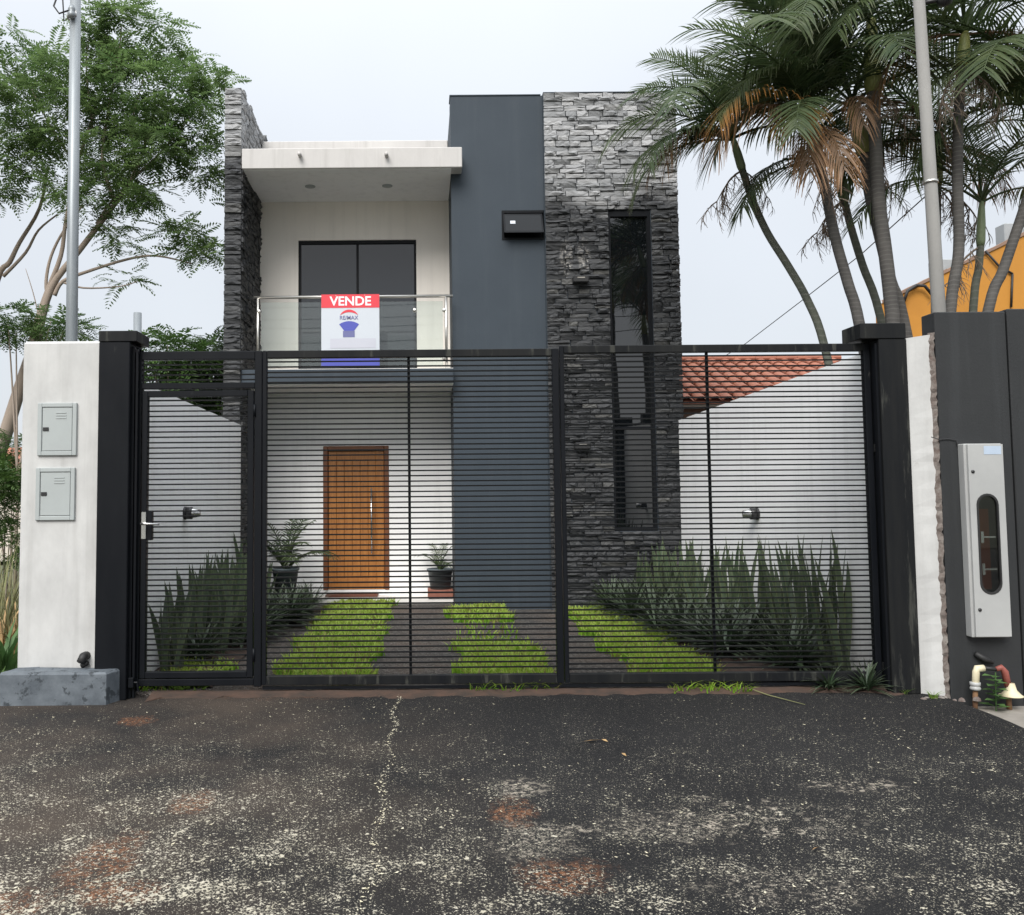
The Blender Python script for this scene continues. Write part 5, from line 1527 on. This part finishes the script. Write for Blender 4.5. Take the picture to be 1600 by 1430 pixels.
# ------------------------------------------------------------------ grass strips and tufts
def turf(x0, x1, y0, y1, n_, name, seed, taper_in=0., z0=.0):
    r_ = random.Random(seed); mb = MB(); mb.t = []
    for _ in range(n_):
        y = r_.uniform(y0, y1)
        e = .06 * math.sin(y * 5 + seed) + .04 * math.sin(y * 13)
        x = r_.uniform(x0 + e + taper_in * 0, x1 + e * .7)
        if r_.random() < .15: x += r_.uniform(-.07, .07)
        pn = .5 + .3 * math.sin(x * 7 + y * 3.1 + seed) + .3 * math.sin(y * 6.3 - x * 4 + seed * 2)
        if r_.random() > .45 + pn * .75: continue
        h = r_.uniform(.05, .12) + .06 * pn * r_.random(); w = r_.uniform(.005, .012); a = r_.uniform(0, math.tau); ln_ = r_.uniform(.02, .09); wa = r_.uniform(-.6, .6)
        b = len(mb.v); wx, wy = math.cos(wa) * w, math.sin(wa) * w
        for s_, k in ((0, 1), (.55, .9)):
            mb.v += [(x + math.cos(a) * ln_ * s_ ** 2 - wx * k, y + math.sin(a) * ln_ * s_ ** 2 - wy * k, z0 + h * s_), (x + math.cos(a) * ln_ * s_ ** 2 + wx * k, y + math.sin(a) * ln_ * s_ ** 2 + wy * k, z0 + h * s_)]
            mb.t += [s_, s_]
        mb.v.append((x + math.cos(a) * ln_, y + math.sin(a) * ln_, z0 + h * .93)); mb.t.append(1.)
        mb.f += [(b, b + 1, b + 3, b + 2), (b + 2, b + 3, b + 4)]
    o = link(name, mb.mesh(name, 'grass_blade')); o['kind'] = 'stuff'
    return o
turf(-1.27, -.47, 7.62, 12.75, 9500, 'grass_strip', 1)
turf(.34, 1.10, 7.62, 9.25, 3200, 'grass_strip', 2)
turf(.34, 1.06, 11.0, 12.1, 2200, 'grass_strip', 3)
turf(1.82, 2.56, 7.62, 11.95, 7600, 'grass_strip', 4)
turf(-2.25, -1.75, 7.55, 8.3, 900, 'grass_strip', 5)
turf(.38, 1.0, 9.4, 10.85, 90, 'grass_strip', 6)
def tuft(px0, px1, py, n_, seed, label, mat='grass_blade', h=(.06, .16), w=.007):
    r_ = random.Random(seed); mb = MB(); mb.t = []
    c = G((px0 + px1) / 2, py, -.02)
    for k in range(14):
        g = G(px0 + (px1 - px0) * k / 13, py, -.02)
        m2 = blades(g.x, g.y + r_.uniform(-.05, .05), max(2, n_ // 14), .07, h[0], h[1], w, r_, 1.1, 3, z0=-.025)
        mb.add(m2.v, m2.f); mb.t += m2.t
    single('grass_tuft', mb, mat, label, 'grass tuft', loc=(c.x, c.y, -.02))
tuft(740, 862, 1079, 190, 3, 'bright grass tuft under the gate joint before the stone tower')
tuft(1050, 1165, 1080, 170, 4, 'bright grass tuft under the gate before the snake plants')
tuft(205, 262, 1080, 70, 5, 'yellow green grass tuft at the foot of the black pillar beside the pedestrian gate')
tuft(262, 312, 1079, 60, 6, 'brownish weed tuft under the pedestrian gate', 'weed_leaf', (.05, .14), .014)
for px, py, lab in ((1412, 1084, 'tiny green weed at the foot of the worn black pillar'), (1459, 1091, 'tiny weed among rubble below the white plaster strip')):
    g = G(px, py, -.03)
    single('weed', blades(g.x, g.y, 24, .03, .03, .08, .006, random.Random(px), 1.1, 3, z0=-.03), 'weed_leaf', lab, 'weed', loc=g)
# plant by the pipes
q = P(1556, 1105, YQ - .05)
t = thing('leafy_plant', 'small bright green leafy plant between the two wall pipes', 'plant', (q.x, YQ - .05, -.13))
for k in range(18):
    z = -.1 + .26 * k / 18; a = k * 2.4; L_ = .115 * (1 - .3 * k / 18)
    c = Vector((q.x + rnd.uniform(-.02, .02), YQ - .05, z)); d = Vector((math.cos(a), math.sin(a), .25)); sd_ = Vector((-math.sin(a), math.cos(a), 0))
    mb = MB(); mb.add([c, c + d * L_ * .45 - sd_ * .038, c + d * L_ + Vector((0, 0, -.02)), c + d * L_ * .45 + sd_ * .038], [(0, 1, 2), (0, 2, 3)])
    part('leaf', mb, 'basil_leaf', t)
part('stem', MB().tube([(q.x, YQ - .05, -.14), (q.x + .01, YQ - .05, .17)], .005, 5), 'basil_leaf', t)
# a dry stalk lying before the gate and loose dry leaves
single('dry_stalk', MB().tube([G(1160, 1072, -.0), G(1200, 1086, -.01), G(1258, 1101, -.012)], [.006, .005, .002], 5), 'dry_grass', 'thin dry stalk lying on the asphalt before the gate', 'stalk', loc=G(1200, 1086, 0))
for px, py, a in ((925, 1157, .3), (975, 1178, 1.8), (945, 1157, 2.), (1275, 1325, .6)):
    g = G(px, py, -.02); L_ = .07 if px == 925 else .035
    d = Vector((math.cos(a), math.sin(a), 0)); sd_ = Vector((-math.sin(a), math.cos(a), 0)) * L_ * .22
    c = Vector((g.x, g.y, street_z(g.x, g.y) + .012))
    mb = MB(); mb.add([c - d * L_, c - sd_ + Vector((0, 0, .008)), c + d * L_, c + sd_], [(0, 1, 2), (0, 2, 3)])
    single('fallen_leaf', mb, 'dry_leaf', 'dry curled fallen leaf lying on the asphalt', 'leaf', 'fallen leaves on the asphalt', loc=c)

# petals and chips strewn over the asphalt
r_ = random.Random(77)
mb = MB()
def dn(x, y): return .5 + .25 * math.sin(x * 2.1 + y * 1.3) + .25 * math.sin(x * .9 - y * 2.7 + 2)
j0, j1 = G(622, 1085, -.03), G(572, 1430, -.03)
cnt = 0
while cnt < 3800:
    if cnt % 10 == 0:
        u = r_.random(); x = j0.x + (j1.x - j0.x) * u + r_.gauss(0, .014) + .02 * math.sin(u * 30); y = j0.y + (j1.y - j0.y) * u
    else:
        x, y = r_.uniform(-5, 5.5), 2.6 + 4.5 * r_.random() ** 1.7
        if r_.random() > dn(x, y) ** 1.6 * (1.2 if x < .3 else .8): continue
    cnt += 1
    L_ = r_.uniform(.0025, .006) if r_.random() < .75 else r_.uniform(.006, .013); w = L_ * r_.uniform(.3, .6); a = r_.uniform(0, math.pi)
    z = street_z(x, y) + .004
    if z < -.11: z = max(z, -.121)
    dx_, dy_ = math.cos(a), math.sin(a)
    mb.add([(x - dx_ * L_, y - dy_ * L_, z + r_.uniform(0, .004)), (x + dy_ * w, y - dx_ * w, z), (x + dx_ * L_, y + dy_ * L_, z + r_.uniform(0, .006)), (x - dy_ * w, y + dx_ * w, z + .001)], [(0, 1, 2, 3)])
struct('fallen_petals', mb, 'petal', kind='stuff')

# ------------------------------------------------------------------ potted palms by the door
def pot_plant(px, py_top, py_bot, wpx, Y, label, nfr, fsc, zbase, tray=False):
    s_ = Y / FPX
    c = P(px, py_bot, Y); h = (py_bot - py_top) * s_; r0_ = wpx / 2 * s_
    t = thing('potted_palm', label, 'potted plant', (c.x, Y, c.z))
    part('pot', MB().lathe((c.x, Y, c.z), [(0, 0), (r0_ * .74, 0), (r0_ * .93, h * .9), (r0_, h * .9), (r0_ * 1.02, h), (r0_ * .9, h), (r0_ * .88, h * .88), (0, h * .88)], 24), 'pot', t, True)
    if tray: part('brick_base', MB().bbox(c.x - r0_ * .95, c.x + r0_ * .95, Y - r0_ * .9, Y + r0_ * .9, zbase, c.z - .001, .006), 'brick_red', t)
    for i in range(nfr):
        lev = i % 3
        o = link('frond', FRP[lev], t, Vector((0, 0, h * .85))); o.rotation_euler = (rnd.uniform(-.1, .1), 0, i * 2.4 + rnd.uniform(-.3, .3)); o.scale = (fsc,) * 3
FRP = [frond_mesh('frond', R(e), .72, dr, .24, 'palm_green', 300 + i, 20, .3, .1, 0, .006) for i, (e, dr) in enumerate(((82, .9), (66, 1.4), (50, 1.5)))]
pot_plant(446, 888, 925, 43, 12.3, 'grey pot with arching small palm left of the wooden door'.replace('left of', 'beside the strap plants near'), 11, 1.1, 0)
pot_plant(688, 889, 920, 41, 12.95, 'grey pot with small palm on a red base beside the grey wall', 7, .62, .083, True)
